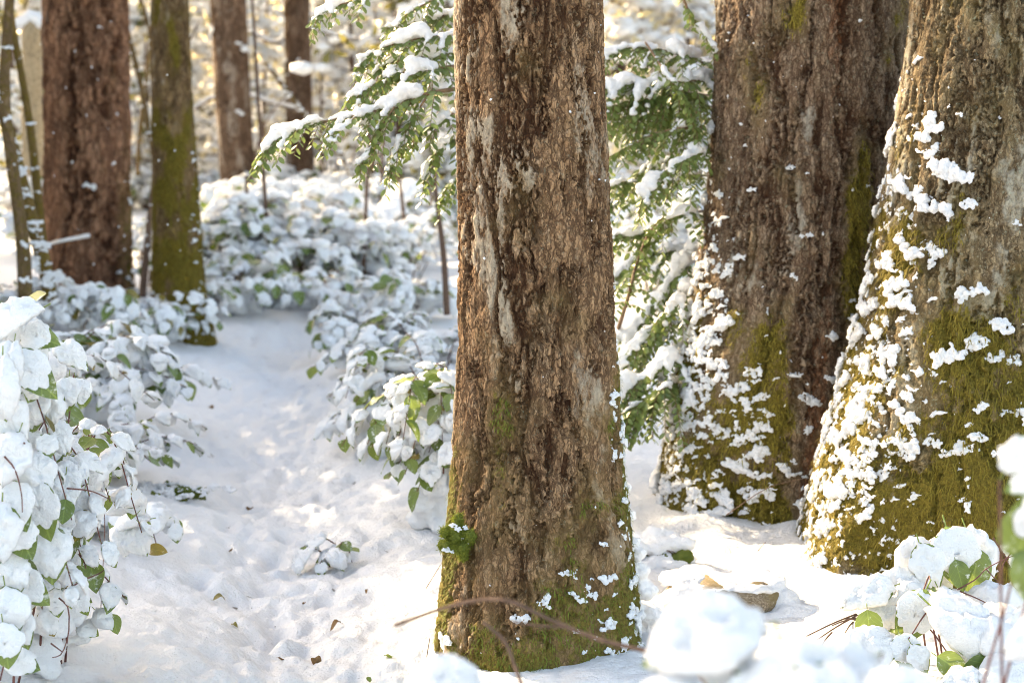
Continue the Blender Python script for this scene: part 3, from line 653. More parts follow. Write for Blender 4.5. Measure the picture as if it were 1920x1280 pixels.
far_tree('thin far trunk second to the right of the middle fir', [(-60, 1180, 1204), (0, 1181, 1206), (140, 1182, 1208), (330, 1180, 1212)], 42.0, 39, 0.2, 1)
far_tree('brown trunk between the middle fir and the wide right fir', [(-60, 1232, 1276), (0, 1233, 1278), (140, 1232, 1280), (330, 1230, 1284)], 38.0, 40, 0.2, 2)
far_tree('dim trunk half hidden behind the huckleberry at the middle fir', [(-60, 806, 850), (0, 808, 852), (200, 810, 858), (330, 806, 862)], 30.0, 41, 0.2, 0)
far_tree('pale distant trunk left of the red brown fir', [(-60, 38, 60), (0, 39, 62), (200, 40, 64), (330, 38, 68)], 48.0, 47, 0.0, 1, snow=4)

# ---------------------------------------------------------------- broad leaves with caps of snow
LW = [0.33, 0.37, 0.40, 0.31, 0.36, 0.39]              # half widths, length 1
LB = [(0.10, 0.30), (0.14, 0.55), (0.06, 0.15), (0.18, 0.8), (0.10, 0.45), (0.05, 0.25)]   # fold, droop
def leaf_w(v): return np.clip(np.sin(np.pi*np.clip(v, 0, 1)**0.80), 0, 1)**0.74*(1-0.17*v)
def leaf_pt(k, u, v):                # u in -1..1 of the half width at v
    hw = LW[k]*leaf_w(v); x = u*hw; fold, dr = LB[k]
    z = fold*np.abs(u)*hw*1.6 - dr*0.42*v**2 + 0.018*np.sin(9*v+k)*u
    y = v*(1-0.10*dr*v)
    return np.stack([x, y, z], -1)
def leaf_arrays(k, nv=7):
    v = np.linspace(0, 1, nv+1); us = np.array([-1, -0.5, 0, 0.5, 1.0])
    U, Vv = np.meshgrid(us, v); P_ = leaf_pt(k, U, Vv).reshape(-1, 3)
    F = [[j*5+i, j*5+i+1, (j+1)*5+i+1, (j+1)*5+i] for j in range(nv) for i in range(4)]
    s = tube([(0, -0.16, 0.03), (0, 0, 0.0)], 0.012, 4); F += [[i+len(P_) for i in f] for f in s[1]]
    return np.vstack([P_, s[0]]), F
def cap_arrays(k, T, seed, ring=8, seg=26, cover=1.0, lump=1.0, shift=0.0):
    r = np.random.default_rng(seed); ph = r.random(3)*9
    rr = np.sin(np.linspace(0, 1, ring+1)[1:]*math.pi/2); th = np.arange(seg)*2*math.pi/seg
    def param(rad):
        a = rad[:, None]*np.cos(th)[None]; b = rad[:, None]*np.sin(th)[None]
        wob = 1+0.22*fbm(np.cos(th)*1.5+ph[0], np.sin(th)*1.5+ph[1], 0, 5, 0.65)[None]*lump-0.03
        u = np.clip(a*1.07*wob, -1.2, 1.2); v = 0.5 + shift + b*0.5*1.03*wob*cover
        return u, v
    u, v = param(rr)
    # disc -> leaf: width taken at v clipped, so the cap follows the outline and overhangs a little
    hw = LW[k]*np.maximum(leaf_w(np.clip(v, 0.03, 0.97)), 0.16)
    lim = np.sqrt(np.clip(1-((v-0.5)/0.5/1.05)**2, 0.02, 1))
    uu = np.clip(u/np.maximum(lim, 0.05), -1.12, 1.12)
    x = uu*(0.85*hw+0.18*LW[k]*lim); fold, dr = LB[k]
    zb = fold*np.abs(x)*1.6 - dr*0.42*np.clip(v, 0, 1.05)**2; yb = v*(1-0.10*dr*v)
    e = np.clip(1-rr[:, None]**2.4, 0, 1)**0.62
    lum = np.clip(1+0.95*fbm(x*2.4+ph[0], yb*2.4+ph[1], ph[2], 4, 0.5)+0.3*np.cos(th+ph[2])[None]*rr[:, None], 0.25, 2)
    t = T*e*lum
    top = np.stack([x, yb, zb+t+0.006], -1); top[-1, :, 2] = zb[-1]-0.03
    bot = np.stack([x[-1]*0.86, 0.5+(yb[-1]-0.5)*0.92, zb[-1]-0.012], -1)
    c = leaf_pt(k, 0.0, 0.5); cen = np.array([[0, c[1], c[2]+T*(1+0.1*fbm(ph[0], ph[1]))+0.006]]); cb = np.array([[0, c[1], c[2]+0.002]])
    V = np.vstack([cen, top.reshape(-1, 3), bot, cb]); F = []
    for i in range(seg): F.append([0, 1+i, 1+(i+1) % seg])
    for j in range(ring):
        for i in range(seg):
            F.append([1+j*seg+i, 1+(j+1)*seg+i, 1+(j+1)*seg+(i+1) % seg, 1+j*seg+(i+1) % seg])
    ib = 1+ring*seg; ic = ib+seg
    for i in range(seg): F.append([ib+i, ic, ib+(i+1) % seg])
    return V, F
LEAVES = {m.name: [] for m in (M_leaf, M_leafold)}
for k in range(6):
    V, F = leaf_arrays(k, 9)
    for m in (M_leaf, M_leafold): LEAVES[m.name].append(mesh_np('leaf', V, F, m))
CAPS = [[mesh_np('snow_cap', *cap_arrays(k, T, 300+k*10+j, 13, 46, cv, 0.9, sh), M_snow) for j, (T, cv, sh) in enumerate(((0.07, 0.72, -0.10), (0.13, 0.88, -0.05), (0.19, 0.96, -0.02), (0.26, 1.02, 0.0)))] for k in range(6)]
def put_leaf(parent, p, d, n, L, cap=2, old=False, k=None):
    k = random.randrange(6) if k is None else k
    o = link('leaf', LEAVES[(M_leafold if old else M_leaf).name][k], parent)
    o.matrix_local = parent.matrix_basis.inverted() @ basis(d, n, p, L)
    if cap is not None:
        c = link('snow_cap', CAPS[k][cap], o)
    return o
def put_tube(parent, pts, r0, r1, mat, name='stem', n=14, k=6):
    c = curve(pts, n); o = link(name, mesh_np(name, *tube(c, np.linspace(r0, r1, n), k), mat), parent)
    o.matrix_local = parent.matrix_basis.inverted(); return c
def put_blob(parent, sph, vox, name='snow', smooth=4, amp=0.004, freq=40, mat=None):
    for me in islands(blob(name, sph, vox, mat or M_snow, smooth, amp, freq)):
        o = link(name, me, parent); o.matrix_local = parent.matrix_basis.inverted()

def hero(parent, items, root, stem_mat=M_stemred, seed=1, stem_every=2, r=0.0022, grow=1.0):
    """items: (px, py, Y, length px, screen angle deg of the tip, tilt 0 up..1 to camera, cap or None, old)"""
    rr = random.Random(seed)
    for i, it in enumerate(items):
        px, py, Y, lp, ang, tilt, cap = it[:7]; old = it[7] if len(it) > 7 else False
        L = lp*grow*m_per_px(Y); a = R(ang)
        d = Vector((math.cos(a), -0.25-0.35*(1-tilt)*abs(math.sin(a)), math.sin(a))).normalized()
        n = Vector((rr.uniform(-.15, .15), -tilt, 1.05-tilt*0.8))
        c = P(px, py, Y); p = c - d*L*0.5
        if cap is not None and tilt >= 0.68: cap = min(cap, 1 if rr.random() < 0.6 else 0)
        put_leaf(parent, p, d, n, L, cap, old)
        if i % stem_every == 0:
            q = Vector(root)+Vector((rr.uniform(-.12, .12), rr.uniform(-.1, .1), 0)); q.z = gz(q.x, q.y)-0.02
            b = p - d*L*0.15; mid = (b+q)/2 + Vector((rr.uniform(-.05, .05), 0.04, 0.12))
            put_tube(parent, [q, mid, b], r*1.5, r*0.8, stem_mat, n=10, k=5)

def salal(name, label, loc, spread, height, nst, per, Lr, seed, capp=(0.1, 0.25, 0.4, 0.2), bare=0.08, old=0.08, group=None, out=None, core=True, zs=1.0):
    """bush of arching stems with alternate broad leaves, loaded with snow"""
    rr = random.Random(seed); x0, y0 = loc; z0 = gz(x0, y0); e = thing(name, label, 'shrub', (x0, y0, z0), group)
    sph = []
    for s in range(nst):
        a = rr.uniform(0, 2*math.pi) if out is None else R(rr.gauss(out[0], out[1])); L = rr.uniform(0.55, 1.0)
        b = Vector((x0+rr.uniform(-.25, .25)*spread, y0+rr.uniform(-.25, .25)*spread, z0-0.03)); hd = Vector((math.cos(a), math.sin(a), 0))
        h = height*rr.uniform(0.45, 1.0)
        pts = [b, b+hd*spread*0.25*L+Vector((0, 0, h*0.75)), b+hd*spread*0.62*L+Vector((0, 0, h)), b+hd*spread*L+Vector((0, 0, h*0.62))]
        c = put_tube(e, pts, 0.0035, 0.0015, M_stemred, n=12, k=5)
        if core:
            for _ in range(3):
                w = Lr[1]*rr.uniform(0.25, 0.5); q = c[rr.randrange(0, 4)]; sph.append((q[0]+rr.uniform(-.06, .06), q[1]+rr.uniform(-.06, .06), z0+rr.uniform(0.0, 0.3)*h, w, w, w*0.7))
        for j in range(per):
            t = 0.30+0.70*(j+rr.random()*0.6)/per; f = min(t, 0.999)*11; i = int(f); p = Vector(c[i]*(1-(f-i))+c[min(i+1, 11)]*(f-i))
            tg = Vector(c[min(i+1, 11)]-c[max(i-1, 0)]).normalized(); sd = tg.cross(Vector((0, 0, 1))).normalized()*(1 if j % 2 else -1)
            d = (sd*rr.uniform(0.5, 1.1)+tg*rr.uniform(0.2, 0.9)+Vector((0, 0, -rr.uniform(0.15, 0.95)))).normalized()
            n = Vector((0, 0, 1))+hd*0.25+Vector((rr.uniform(-.3, .3), rr.uniform(-.45, .15), 0))
            Ls = rr.uniform(*Lr); x = rr.random()
            cap = None if x < bare else rr.choices((0, 1, 2, 3), capp)[0]
            put_leaf(e, p, d, n, Ls, cap, rr.random() < old)
            if core and cap is not None and rr.random() < 0.38:
                q = p+d*Ls*0.45; w = Ls*rr.uniform(0.26, 0.42); sph.append((q.x, q.y, q.z+Ls*0.10, w, w, w*0.6))
        if core:
            for t in (0.3, 0.5, 0.7):
                p = c[int(t*11)]; w = Lr[1]*rr.uniform(0.25, 0.5); sph.append((p[0]+rr.uniform(-.05, .05), p[1]+rr.uniform(-.05, .05), p[2]-h*rr.uniform(0.1, 0.4), w, w, w*0.65))
    if core: put_blob(e, sph, max(0.012, Lr[1]*0.15), 'snow_load', 2, 0.016, 14)
    return e

# S1: big bush at the left edge, closest on the path's left
S1 = thing('salal_shrub', 'large salal shrub at the left edge, broad leaves sagging under thick snow', 'shrub', P(40, 1280, 4.1))
hero(S1, [
 (45, 625, 4.0, 150, -20, .30, 3), (20, 600, 3.9, 140, 200, .4, 3), (75, 632, 3.95, 95, -10, .75, 0), (62, 700, 3.85, 150, -35, .75, 2), (15, 690, 3.8, 120, -100, .6, 3),
 (135, 665, 4.15, 95, -25, .6, 2), (125, 740, 4.1, 85, -95, .7, 2), (150, 735, 4.15, 70, -70, .8, 2), (98, 765, 4.0, 90, -95, .6, 2), (60, 770, 3.95, 110, -100, .7, 2),
 (20, 790, 3.8, 130, -60, .6, 3), (55, 850, 3.95, 110, -95, .6, 2), (15, 860, 3.75, 130, -110, .6, 3), (70, 890, 3.9, 120, -70, .55, 3), (130, 890, 4.15, 80, -30, .45, 2),
 (25, 950, 3.8, 130, -60, .75, 2), (75, 960, 3.85, 150, -80, .7, 3), (118, 930, 4.05, 100, -95, .7, 2), (115, 985, 4.0, 80, -110, .75, 1), (40, 1010, 3.8, 110, -60, .85, 1),
 (95, 1040, 3.9, 140, -85, .7, 2), (150, 960, 4.2, 100, -100, .8, 2), (25, 1080, 3.8, 110, -85, .8, 2), (60, 1105, 3.85, 110, -40, .85, 1), (15, 1150, 3.75, 130, -80, .8, 2),
 (40, 1180, 3.8, 100, -70, .85, 2), (150, 1125, 4.15, 85, -60, .9, 1), (105, 1130, 4.05, 70, -80, .8, 1), (40, 1240, 3.85, 95, -20, .9, 1), (10, 1210, 3.7, 110, -80, .8, 2),
 (195, 1160, 4.5, 60, -40, .6, 3), (165, 1180, 4.5, 60, -20, .5, 1), (0, 730, 3.7, 150, -90, .5, 3), (0, 1000, 3.7, 140, -90, .6, 3), (60, 560, 4.1, 80, 30, .4, None), (110, 820, 4.1, 90, -60, .55, 2),
 (145, 880, 4.2, 80, -40, .5, 2), (215, 1170, 4.5, 50, -70, .7, None)], P(-60, 1330, 4.2), seed=4, stem_every=7, grow=0.86)
S1e = salal('salal_shrub', 'tall arching salal stems with many small snowy leaves at the left edge', (-1.30, 4.02), 0.30, 0.98, 20, 12, (0.055, 0.095), 26, out=(-50, 70), bare=0.24, capp=(.25, .4, .25, .1), core=False)
put_blob(S1, [(*P(x, y, 4.25), w*m_per_px(4.2), w*m_per_px(4.2), w*.8*m_per_px(4.2)) for x, y, w in ((10, 640, 60), (40, 720, 62), (15, 800, 70), (60, 830, 45), (20, 900, 70), (60, 940, 45), (10, 1010, 60), (50, 1060, 35), (-10, 1110, 60), (-20, 720, 70), (-20, 950, 80), (90, 690, 38), (100, 860, 30))], 0.012, 'snow_load', 4, 0.01, 14)
for a in ([(8, 855), (28, 880), (40, 925), (42, 960)], [(120, 1110), (150, 1090), (185, 1075), (195, 1068)], [(110, 1120), (128, 1140), (128, 1190), (115, 1225), (98, 1232)], [(95, 1205), (118, 1222)], [(0, 1275), (10, 1230), (12, 1190)], [(125, 915), (170, 920), (205, 935)], [(45, 830), (60, 850), (70, 880)]):
    put_tube(S1, [P(x, y, 3.72 if x < 60 else 4.0) for x, y in a], 0.0022, 0.0012, M_stemred, 'bare_stem', 10, 5)

# low plants on the bank
S1b = thing('salal_sprig', 'low salal sprig on the bank, one yellowing leaf sticking out over the path', 'shrub', P(250, 1040, 5.2))
hero(S1b, [(165, 905, 4.9, 75, -60, .6, 2), (195, 885, 5.0, 55, -70, .8, None), (225, 945, 5.2, 85, -15, .4, 2), (255, 950, 5.1, 75, -70, .7, 2), (150, 990, 4.9, 90, -95, .8, 2), (232, 1010, 5.1, 70, -85, .6, 3), (258, 1015, 5.1, 70, -50, .6, 2), (295, 1030, 5.2, 42, 0, .6, None, True), (275, 985, 5.2, 32, -60, .7, None), (215, 1030, 5.15, 30, -80, .8, None), (240, 975, 5.1, 80, 180, .35, 2)], P(215, 1060, 5.2), seed=9, stem_every=99, r=0.0009)
S1c = thing('salal_sprig', 'rounded snow capped salal sprig beside the path, above the yellowing leaf', 'shrub', P(310, 1000, 5.8))
hero(S1c, [(300, 965, 5.8, 75, -20, .3, 3), (320, 985, 5.8, 60, -40, .5, 2), (285, 985, 5.75, 60, 200, .4, 3), (330, 1000, 5.75, 40, -80, .8, 1), (335, 985, 5.8, 25, -50, .8, None)], P(305, 1010, 5.85), seed=10, stem_every=5, r=0.0014)

# S2: bush further back on the left, below the red brown fir
S2 = salal('salal_shrub', 'wide salal shrub left of the path, below the mossy trunk', (-2.15, 8.0), 0.70, 0.50, 28, 12, (0.075, 0.13), 21, out=(-60, 85), bare=.24)
S2b = salal('salal_shrub', 'low salal shrub spilling onto the path edge at the left', (-1.76, 6.9), 0.46, 0.24, 10, 9, (0.06, 0.10), 22, out=(-30, 60), bare=0.2)
S2c = salal('salal_shrub', 'salal shrub at the foot of the thick red brown fir', (-2.85, 11.3), 0.95, 0.40, 20, 11, (0.08, 0.14), 23, out=(-60, 70), bare=.15)
S2d = salal('salal_shrub', 'snow heaped salal behind the large left edge shrub', (-2.0, 6.4), 0.7, 0.58, 15, 11, (0.07, 0.12), 24, out=(-20, 70), bare=.15)
S1d = salal('salal_shrub', 'tangle of smaller snowy salal leaves and twigs inside the left edge thicket', (-1.32, 4.5), 0.38, 0.70, 22, 11, (0.055, 0.095), 25, out=(-40, 60), bare=0.22, capp=(.3, .4, .2, .1))
# S3: bush behind the middle fir, right of the path
S3 = salal('salal_shrub', 'green leaved salal shrub pressed against the middle fir on its left', (-0.20, 6.35), 0.40, 0.66, 30, 12, (0.06, 0.11), 31, out=(195, 75), bare=0.42, capp=(.15, .35, .35, .15))
S3b = salal('salal_sprig', 'small salal sprig poking from the snow right of the path', (-0.62, 6.05), 0.20, 0.14, 4, 5, (0.05, 0.085), 32, out=(200, 80), bare=0.25, core=False)
S3c = salal('salal_shrub', 'snow bowed salal shrub with one orange leaf farther along the path', (-0.5, 9.0), 0.52, 0.48, 18, 10, (0.075, 0.13), 33, out=(200, 90), bare=0.12)
S3d = salal('salal_shrub', 'low salal clump by the bend, right of the path', (-0.72, 10.3), 0.46, 0.36, 14, 8, (0.08, 0.13), 34, out=(200, 90), bare=0.12)
S3e = salal('salal_shrub', 'salal shrub heaped with snow behind the middle fir', (-0.42, 7.7), 0.5, 0.55, 15, 10, (0.07, 0.12), 35, out=(180, 90), bare=0.15)
put_leaf(S3c, P(755, 660, 8.8), (0.5, -.3, -.6), (0, -1, .4), 0.10, None, True)
S2e = salal('salal_shrub', 'low snowy salal along the left rim of the path beside the mossy trunk', (-2.5, 9.4), 0.5, 0.26, 14, 9, (0.07, 0.12), 37, out=(-60, 80), bare=.2)
S2f = salal('salal_sprig', 'small snowed in sprig on the left path rim below the low salal', (-1.55, 6.0), 0.35, 0.14, 7, 6, (0.05, 0.085), 38, out=(-30, 60), bare=.2)
S2g = salal('salal_shrub', 'snowy salal at the far left edge before the leaning saplings', (-3.5, 11.9), 0.9, 0.42, 15, 9, (0.09, 0.15), 39, bare=.15)
for i_, (x_, y_, h_, lb_) in enumerate(((-2.15, 13.0, .30, 'snowy salal just right of the mossy trunk foot'), (-1.72, 13.5, .38, 'snowy salal closing the far end of the path'), (-1.25, 13.3, .36, 'snowy salal at the far end of the path, right of its bend'), (-0.85, 12.5, .42, 'snowy salal far behind the middle fir, left of the thin upright stem'))):
    salal('salal_shrub', lb_, (x_, y_), 0.6, h_, 13, 8, (0.09, 0.15), 70+i_, bare=.2)
for i_, (x_, y_, sp_, h_, lb_) in enumerate(((-2.35, 11.2, .40, .30, 'snowy salal just left of the mossy trunk foot'), (-1.08, 11.4, .42, .34, 'snowy salal on the right bank where the path bends'), (-0.62, 8.0, .30, .34, 'snowy salal on the right bank between the orange leaf shrub and the green leaved one'))):
    salal('salal_shrub', lb_, (x_, y_), sp_, h_, 12, 8, (0.075, 0.125), 80+i_, bare=.22)
S4 = salal('salal_shrub', 'leafy salal shrub with bare twigs at the far end of the path', (-2.2, 13.6), 0.8, 0.5, 9, 7, (0.15, 0.22), 36, bare=0.35, capp=(.3, .4, .2, .1))

# F1: salal at the lower right, in focus
F1 = thing('salal_shrub', 'salal at the lower right, oval leaves under thick sunlit snow caps', 'shrub', P(1760, 1320, 4.7))
hero(F1, [
 (1712, 1045, 4.75, 85, 215, .35, 3), (1760, 1030, 4.8, 80, 160, .4, 3), (1742, 1065, 4.65, 95, -70, .92, 2), (1795, 1048, 4.7, 120, -72, .9, 2), (1835, 1045, 4.8, 110, -68, .6, 2), (1800, 1080, 4.68, 60, -75, .95, None), (1828, 1075, 4.75, 90, -100, .95, None),
 (1625, 1112, 4.6, 100, 190, .35, 3), (1680, 1105, 4.65, 110, 180, .35, 3), (1715, 1075, 4.72, 70, 215, .4, 2), (1630, 1178, 4.5, 66, -85, .95, None), (1660, 1150, 4.6, 80, -60, .8, 1), (1712, 1160, 4.5, 115, -118, .8, 2), (1782, 1140, 4.55, 80, -60, .5, 3), (1870, 1120, 4.65, 100, 10, .35, 3),
 (1820, 1190, 4.42, 170, -35, .55, 3), (1870, 1180, 4.4, 140, 20, .4, 3), (1700, 1225, 4.42, 75, -70, .95, 0), (1725, 1235, 4.4, 60, -60, .9, 1), (1625, 1225, 4.45, 120, 200, .3, 3), (1590, 1240, 4.45, 90, 160, .3, 3), (1790, 1250, 4.35, 70, -30, .9, None), (1830, 1262, 4.33, 90, -150, .8, None), (1880, 1260, 4.3, 110, 190, .5, 2), (1860, 1235, 4.36, 90, 30, .8, None), (1800, 1275, 4.3, 80, 180, .4, 3), (1700, 1275, 4.35, 80, 150, .4, 2), (1765, 1100, 4.8, 60, -85, .7, 1)],
 P(1740, 1330, 4.6), seed=12, stem_every=6, grow=1.12)
put_blob(F1, [(*P(x, y, 4.8), w*m_per_px(4.8), w*m_per_px(4.8), w*.6*m_per_px(4.8)) for x, y, w in ((1640, 1190, 60), (1720, 1210, 50), (1760, 1130, 45), (1850, 1180, 70), (1600, 1240, 70), (1690, 1260, 60), (1800, 1260, 60), (1890, 1230, 70), (1870, 1130, 50))], 0.012, 'snow_load', 4, 0.01, 14)
for a in ([(1795, 1105), (1830, 1085), (1850, 1065), (1890, 1045), (1915, 1038)], [(1800, 1108), (1840, 1125), (1885, 1150)], [(1812, 1122), (1835, 1135), (1850, 1150)], [(1862, 1008), (1880, 1035), (1898, 1070)], [(1905, 1025), (1885, 1050), (1878, 1068)], [(1848, 1065), (1875, 1095)]):
    put_tube(F1, [P(x, y, 4.6) for x, y in a], 0.0022, 0.0011, M_stemred, 'bare_stem', 10, 5)
def twig_bundle():
    e = thing('broken_twigs', 'brown broken twigs poking out beside the lower right salal', 'twigs', P(1570, 1180, 4.8))
    for a, b in (((1512, 1192), (1606, 1150)), ((1530, 1200), (1608, 1152)), ((1560, 1172), (1606, 1158)), ((1580, 1160), (1605, 1162)), ((1585, 1185), (1600, 1165)), ((1540, 1210), (1560, 1185))):
        put_tube(e, [P(*a, 4.75), P((a[0]+b[0])/2, (a[1]+b[1])/2-2, 4.78), P(*b, 4.8)], 0.0018, 0.003, M_twig, 'twig', 6, 5)
twig_bundle()

# F2: blurred snowy leaves right in front of the lens, with a bare twig
F2 = thing('salal_shrub', 'blurred snow laden salal close to the lens along the bottom edge', 'shrub', P(1400, 1500, 2.2))
hero(F2, [(1310, 1195, 1.9, 250, 185, .45, 3), (1370, 1255, 1.9, 180, -30, .5, 2), (1490, 1255, 1.85, 210, 165, .5, 3), (1580, 1310, 1.8, 190, -30, .5, 2), (1400, 1310, 1.85, 110, -70, .9, 1), (1680, 1320, 1.8, 200, 170, .45, 3), (1570, 1265, 1.9, 160, 200, .4, 3), (1240, 1310, 1.85, 170, 180, .4, 2)], P(1400, 1700, 2.2), seed=14)
F2b = thing('salal_sprig', 'blurred snow heap on a leaf at the bottom edge, left of the middle fir base', 'shrub', P(800, 1500, 2.2))
hero(F2b, [(830, 1285, 2.2, 160, 175, .4, 3), (790, 1300, 2.2, 120, 200, .4, 3)], P(800, 1600, 2.2), seed=15, stem_every=1)
F3 = thing('salal_shrub', 'large blurred green leaves with snow at the right edge', 'shrub', P(1960, 1500, 2.2))
hero(F3, [(1912, 850, 2.3, 100, 60, .8, 2), (1926, 985, 2.4, 150, 82, .97, None), (1945, 960, 2.4, 140, 100, .7, 2), (1938, 1085, 2.4, 130, -80, .95, None), (1950, 1190, 2.2, 160, 200, .5, 3), (1940, 900, 2.3, 130, 190, .6, 1)], P(1990, 1600, 2.2), seed=16, stem_every=1)
tw = thing('bare_twig', 'thin bare forked twig blurred across the base of the middle fir', 'twig', P(1250, 1230, 2.5))
M_stemred = M_twig
put_tube(tw, [P(740, 1172, 2.75), P(830, 1140, 2.7), P(900, 1124, 2.65), P(960, 1128, 2.6), P(1040, 1165, 2.6), P(1130, 1200, 2.55), P(1230, 1225, 2.5), P(1310, 1265, 2.45), P(1360, 1330, 2.4)], 0.0028, 0.0045, M_stemred, 'main_stem', 40, 6)
put_tube(tw, [P(905, 1165, 2.62), P(945, 1200, 2.6), P(962, 1240, 2.58), P(985, 1300, 2.5)], 0.0028, 0.0035, M_stemred, 'side_stem', 14, 6)
put_tube(tw, [P(960, 1165, 2.62), P(1010, 1172, 2.6), P(1060, 1175, 2.6)], 0.0022, 0.0026, M_stemred, 'side_stem', 8, 6)

# ---------------------------------------------------------------- huckleberry: sprays of small leaves under ropes of snow
def small_leaf():
    v = np.array([0, .25, .6, .88, 1.0]); w = np.array([0.03, .24, .27, .14, 0.0]); V = []; F = []
    for j in range(5):
        for s in (-1, 0, 1): V.append((s*w[j], v[j], 0.06*abs(s)-0.16*v[j]**2))
    for j in range(4):
        for i in range(2): F.append([j*3+i, j*3+i+1, j*3+i+4, j*3+i+3])
    return np.array(V), F
SLV, SLF = small_leaf(); M_SL = mesh_np('leaf', SLV, SLF, M_huck)
class Huck:
    def __init__(s, name, label, base, seed):
        s.e = thing(name, label, 'shrub', base); s.r = random.Random(seed); s.leaves = []
    def spray(s, pts, r0=0.006, tw=0.055, tl=(0.08, 0.20), leaf=(0.024, 0.037), snow=0.028, droop=0.35, snow_range=(0.0, 1.0), wide=1.0, bare=0.15, twigsnow=0.62):
        r = s.r; pts = [Vector(p) for p in pts]; L = sum((b-a).length for a, b in zip(pts, pts[1:])); n = max(8, int(L/0.02)); c = curve(pts, n)
        b = link('branch', mesh_np('branch', *tube(c, np.linspace(r0, r0*0.3, n), 5), M_branch), s.e); b.matrix_local = s.e.matrix_basis.inverted()
        sph = []; mb = MB(); nt = max(2, int(1.8*L*(1-bare)/tw)); k = 0
        def leaves(q, step):
            m = max(3, int(np.sum(np.linalg.norm(np.diff(q, axis=0), axis=1))/step))
            for j in range(m):
                f = (j+0.6)/m*(len(q)-1); i = min(int(f), len(q)-2); p = Vector(q[i]*(1-(f-i))+q[i+1]*(f-i)); tg = Vector(q[i+1]-q[i]).normalized()
                sd = tg.cross(Vector((0, 0, 1)));
                if sd.length < 0.1: sd = Vector((1, 0, 0))
                sd.normalize(); sd *= 1 if j % 2 else -1
                d = sd+tg*r.uniform(0.35, 0.8)+Vector((0, 0, r.uniform(-.7, .1))); nn = Vector((r.uniform(-.4, .4), r.uniform(-.8, .1), 1))
                s.leaves.append(basis(d, nn, p, r.uniform(*leaf)))
        leaves(c[int(n*bare):], 0.014)
        for j in range(nt):
            t = bare+(1-bare)*(j+r.random()*0.5)/nt; i = min(int(t*(n-1)), n-2); p = Vector(c[i]); tg = Vector(c[i+1]-c[i]).normalized()
            sd = tg.cross(Vector((0, 0, 1))).normalized()*(1 if j % 2 else -1); l = r.uniform(*tl)*(1-0.5*t)
            d = (sd*wide*r.uniform(.5, 1)+tg*r.uniform(.5, 1.0)+Vector((0, 0, r.uniform(-.5, .1)-droop))).normalized()
            q = curve([p, p+d*l*0.5+Vector((0, 0, 0.01)), p+d*l+Vector((0, 0, -l*droop))], 7); mb.add(*tube(q, np.linspace(0.0022, 0.0009, 7), 4)); leaves(q, 0.011)
            if snow and r.random() < twigsnow and snow_range[0] <= t <= snow_range[1]:
                m = max(4, int(l/0.018))
                for x in range(m):
                    f = 0.1+0.85*x/m; w = snow*r.uniform(0.25, 0.55); i2 = min(int(f*6), 5); pp = q[i2]*(1-(f*6-i2))+q[i2+1]*(f*6-i2); w *= 0.9-0.4*f; sph.append((pp[0], pp[1], pp[2]+w*0.75, w*1.2, w*1.2, w*0.8))
        o = link('twigs', mb.mesh('twigs', M_branch), b)
        if snow:
            m = int(L/0.014)
            for x in range(m):
                t = (x+r.random())/m
                if not snow_range[0] <= t <= snow_range[1] or pnoise(t*L*9+7*r0*1000, len(s.leaves)*0.01, 0.3) < -0.14: continue
                i = min(int(t*(n-1)), n-1); w = snow*0.74*r.uniform(0.6, 1.15)*(0.8+0.9*pnoise(t*L*12, 3.3, 0.0)); p = c[i]
                sph.append((p[0]+r.uniform(-.3, .3)*w, p[1]+r.uniform(-.4, .4)*w, p[2]+w*0.75, w*1.1, w*1.2, w*0.85))
            if len(sph) > 2:
                for me in islands(blob('snow', sph, 0.0085, M_snow, 2, 0.011, 30)): link('snow', me, b)
        return c
    def finish(s, keep=300):
        ms = s.leaves; idx = list(range(len(ms))); s.r.shuffle(idx); inv = s.e.matrix_basis.inverted()
        near = sorted(idx, key=lambda i: ms[i][1][3])[:keep]; ns = set(near)
        for i in near:
            o = link('leaf', M_SL, s.e); o.matrix_local = inv @ ms[i]
        rest = [ms[i] for i in idx if i not in ns]
        if rest:
            A = np.array([[list(r_) for r_ in m] for m in rest]); V = np.einsum('nij,kj->nki', A[:, :3, :3], SLV)+A[:, None, :3, 3]
            F = (np.array(SLF)[None]+(np.arange(len(rest))*len(SLV))[:, None, None]).reshape(-1, 4)
            o = link('foliage', mesh_np('foliage', V.reshape(-1, 3), F, M_huck), s.e, kind='stuff'); o.matrix_local = inv
def PP(lst, dflt): return [P(q[0], q[1], q[2] if len(q) > 2 else dflt) for q in lst]
H1 = Huck('huckleberry_shrub', 'evergreen huckleberry reaching left from behind the middle fir, snow along its sprays', P(930, 900, 6.6), 5)
y = 5.9
H1.spray(PP([(880, 165, 6.1), (820, 172), (760, 188), (690, 212), (620, 226), (560, 238), (520, 262), (492, 285)], y), 0.008, 0.045, (0.08, 0.24), snow=0.040, snow_range=(0.25, 1.0), droop=0.25)
H1.spray(PP([(880, 60, 6.2), (810, 70), (750, 80), (700, 100), (670, 125)], 6.1), 0.006, 0.045, (0.08, 0.24), snow=0.036)
H1.spray(PP([(880, 120, 6.2), (810, 130), (740, 140), (690, 165), (660, 180)], 6.0), 0.006, 0.045, (0.08, 0.24), snow=0.032)
H1.spray(PP([(720, -20), (670, 0), (615, 18), (580, 48)], 5.9), 0.005, 0.05, (0.06, 0.15), snow=0.034)
H1.spray(PP([(860, -40), (810, 0), (760, 30), (740, 60)], 6.2), 0.005, 0.05, (0.06, 0.18), snow=0.028)
H1.spray(PP([(800, 182), (770, 230), (742, 290), (722, 345)], 5.85), 0.004, 0.04, (0.05, 0.12), snow=0.020, droop=0.5, twigsnow=0.35)
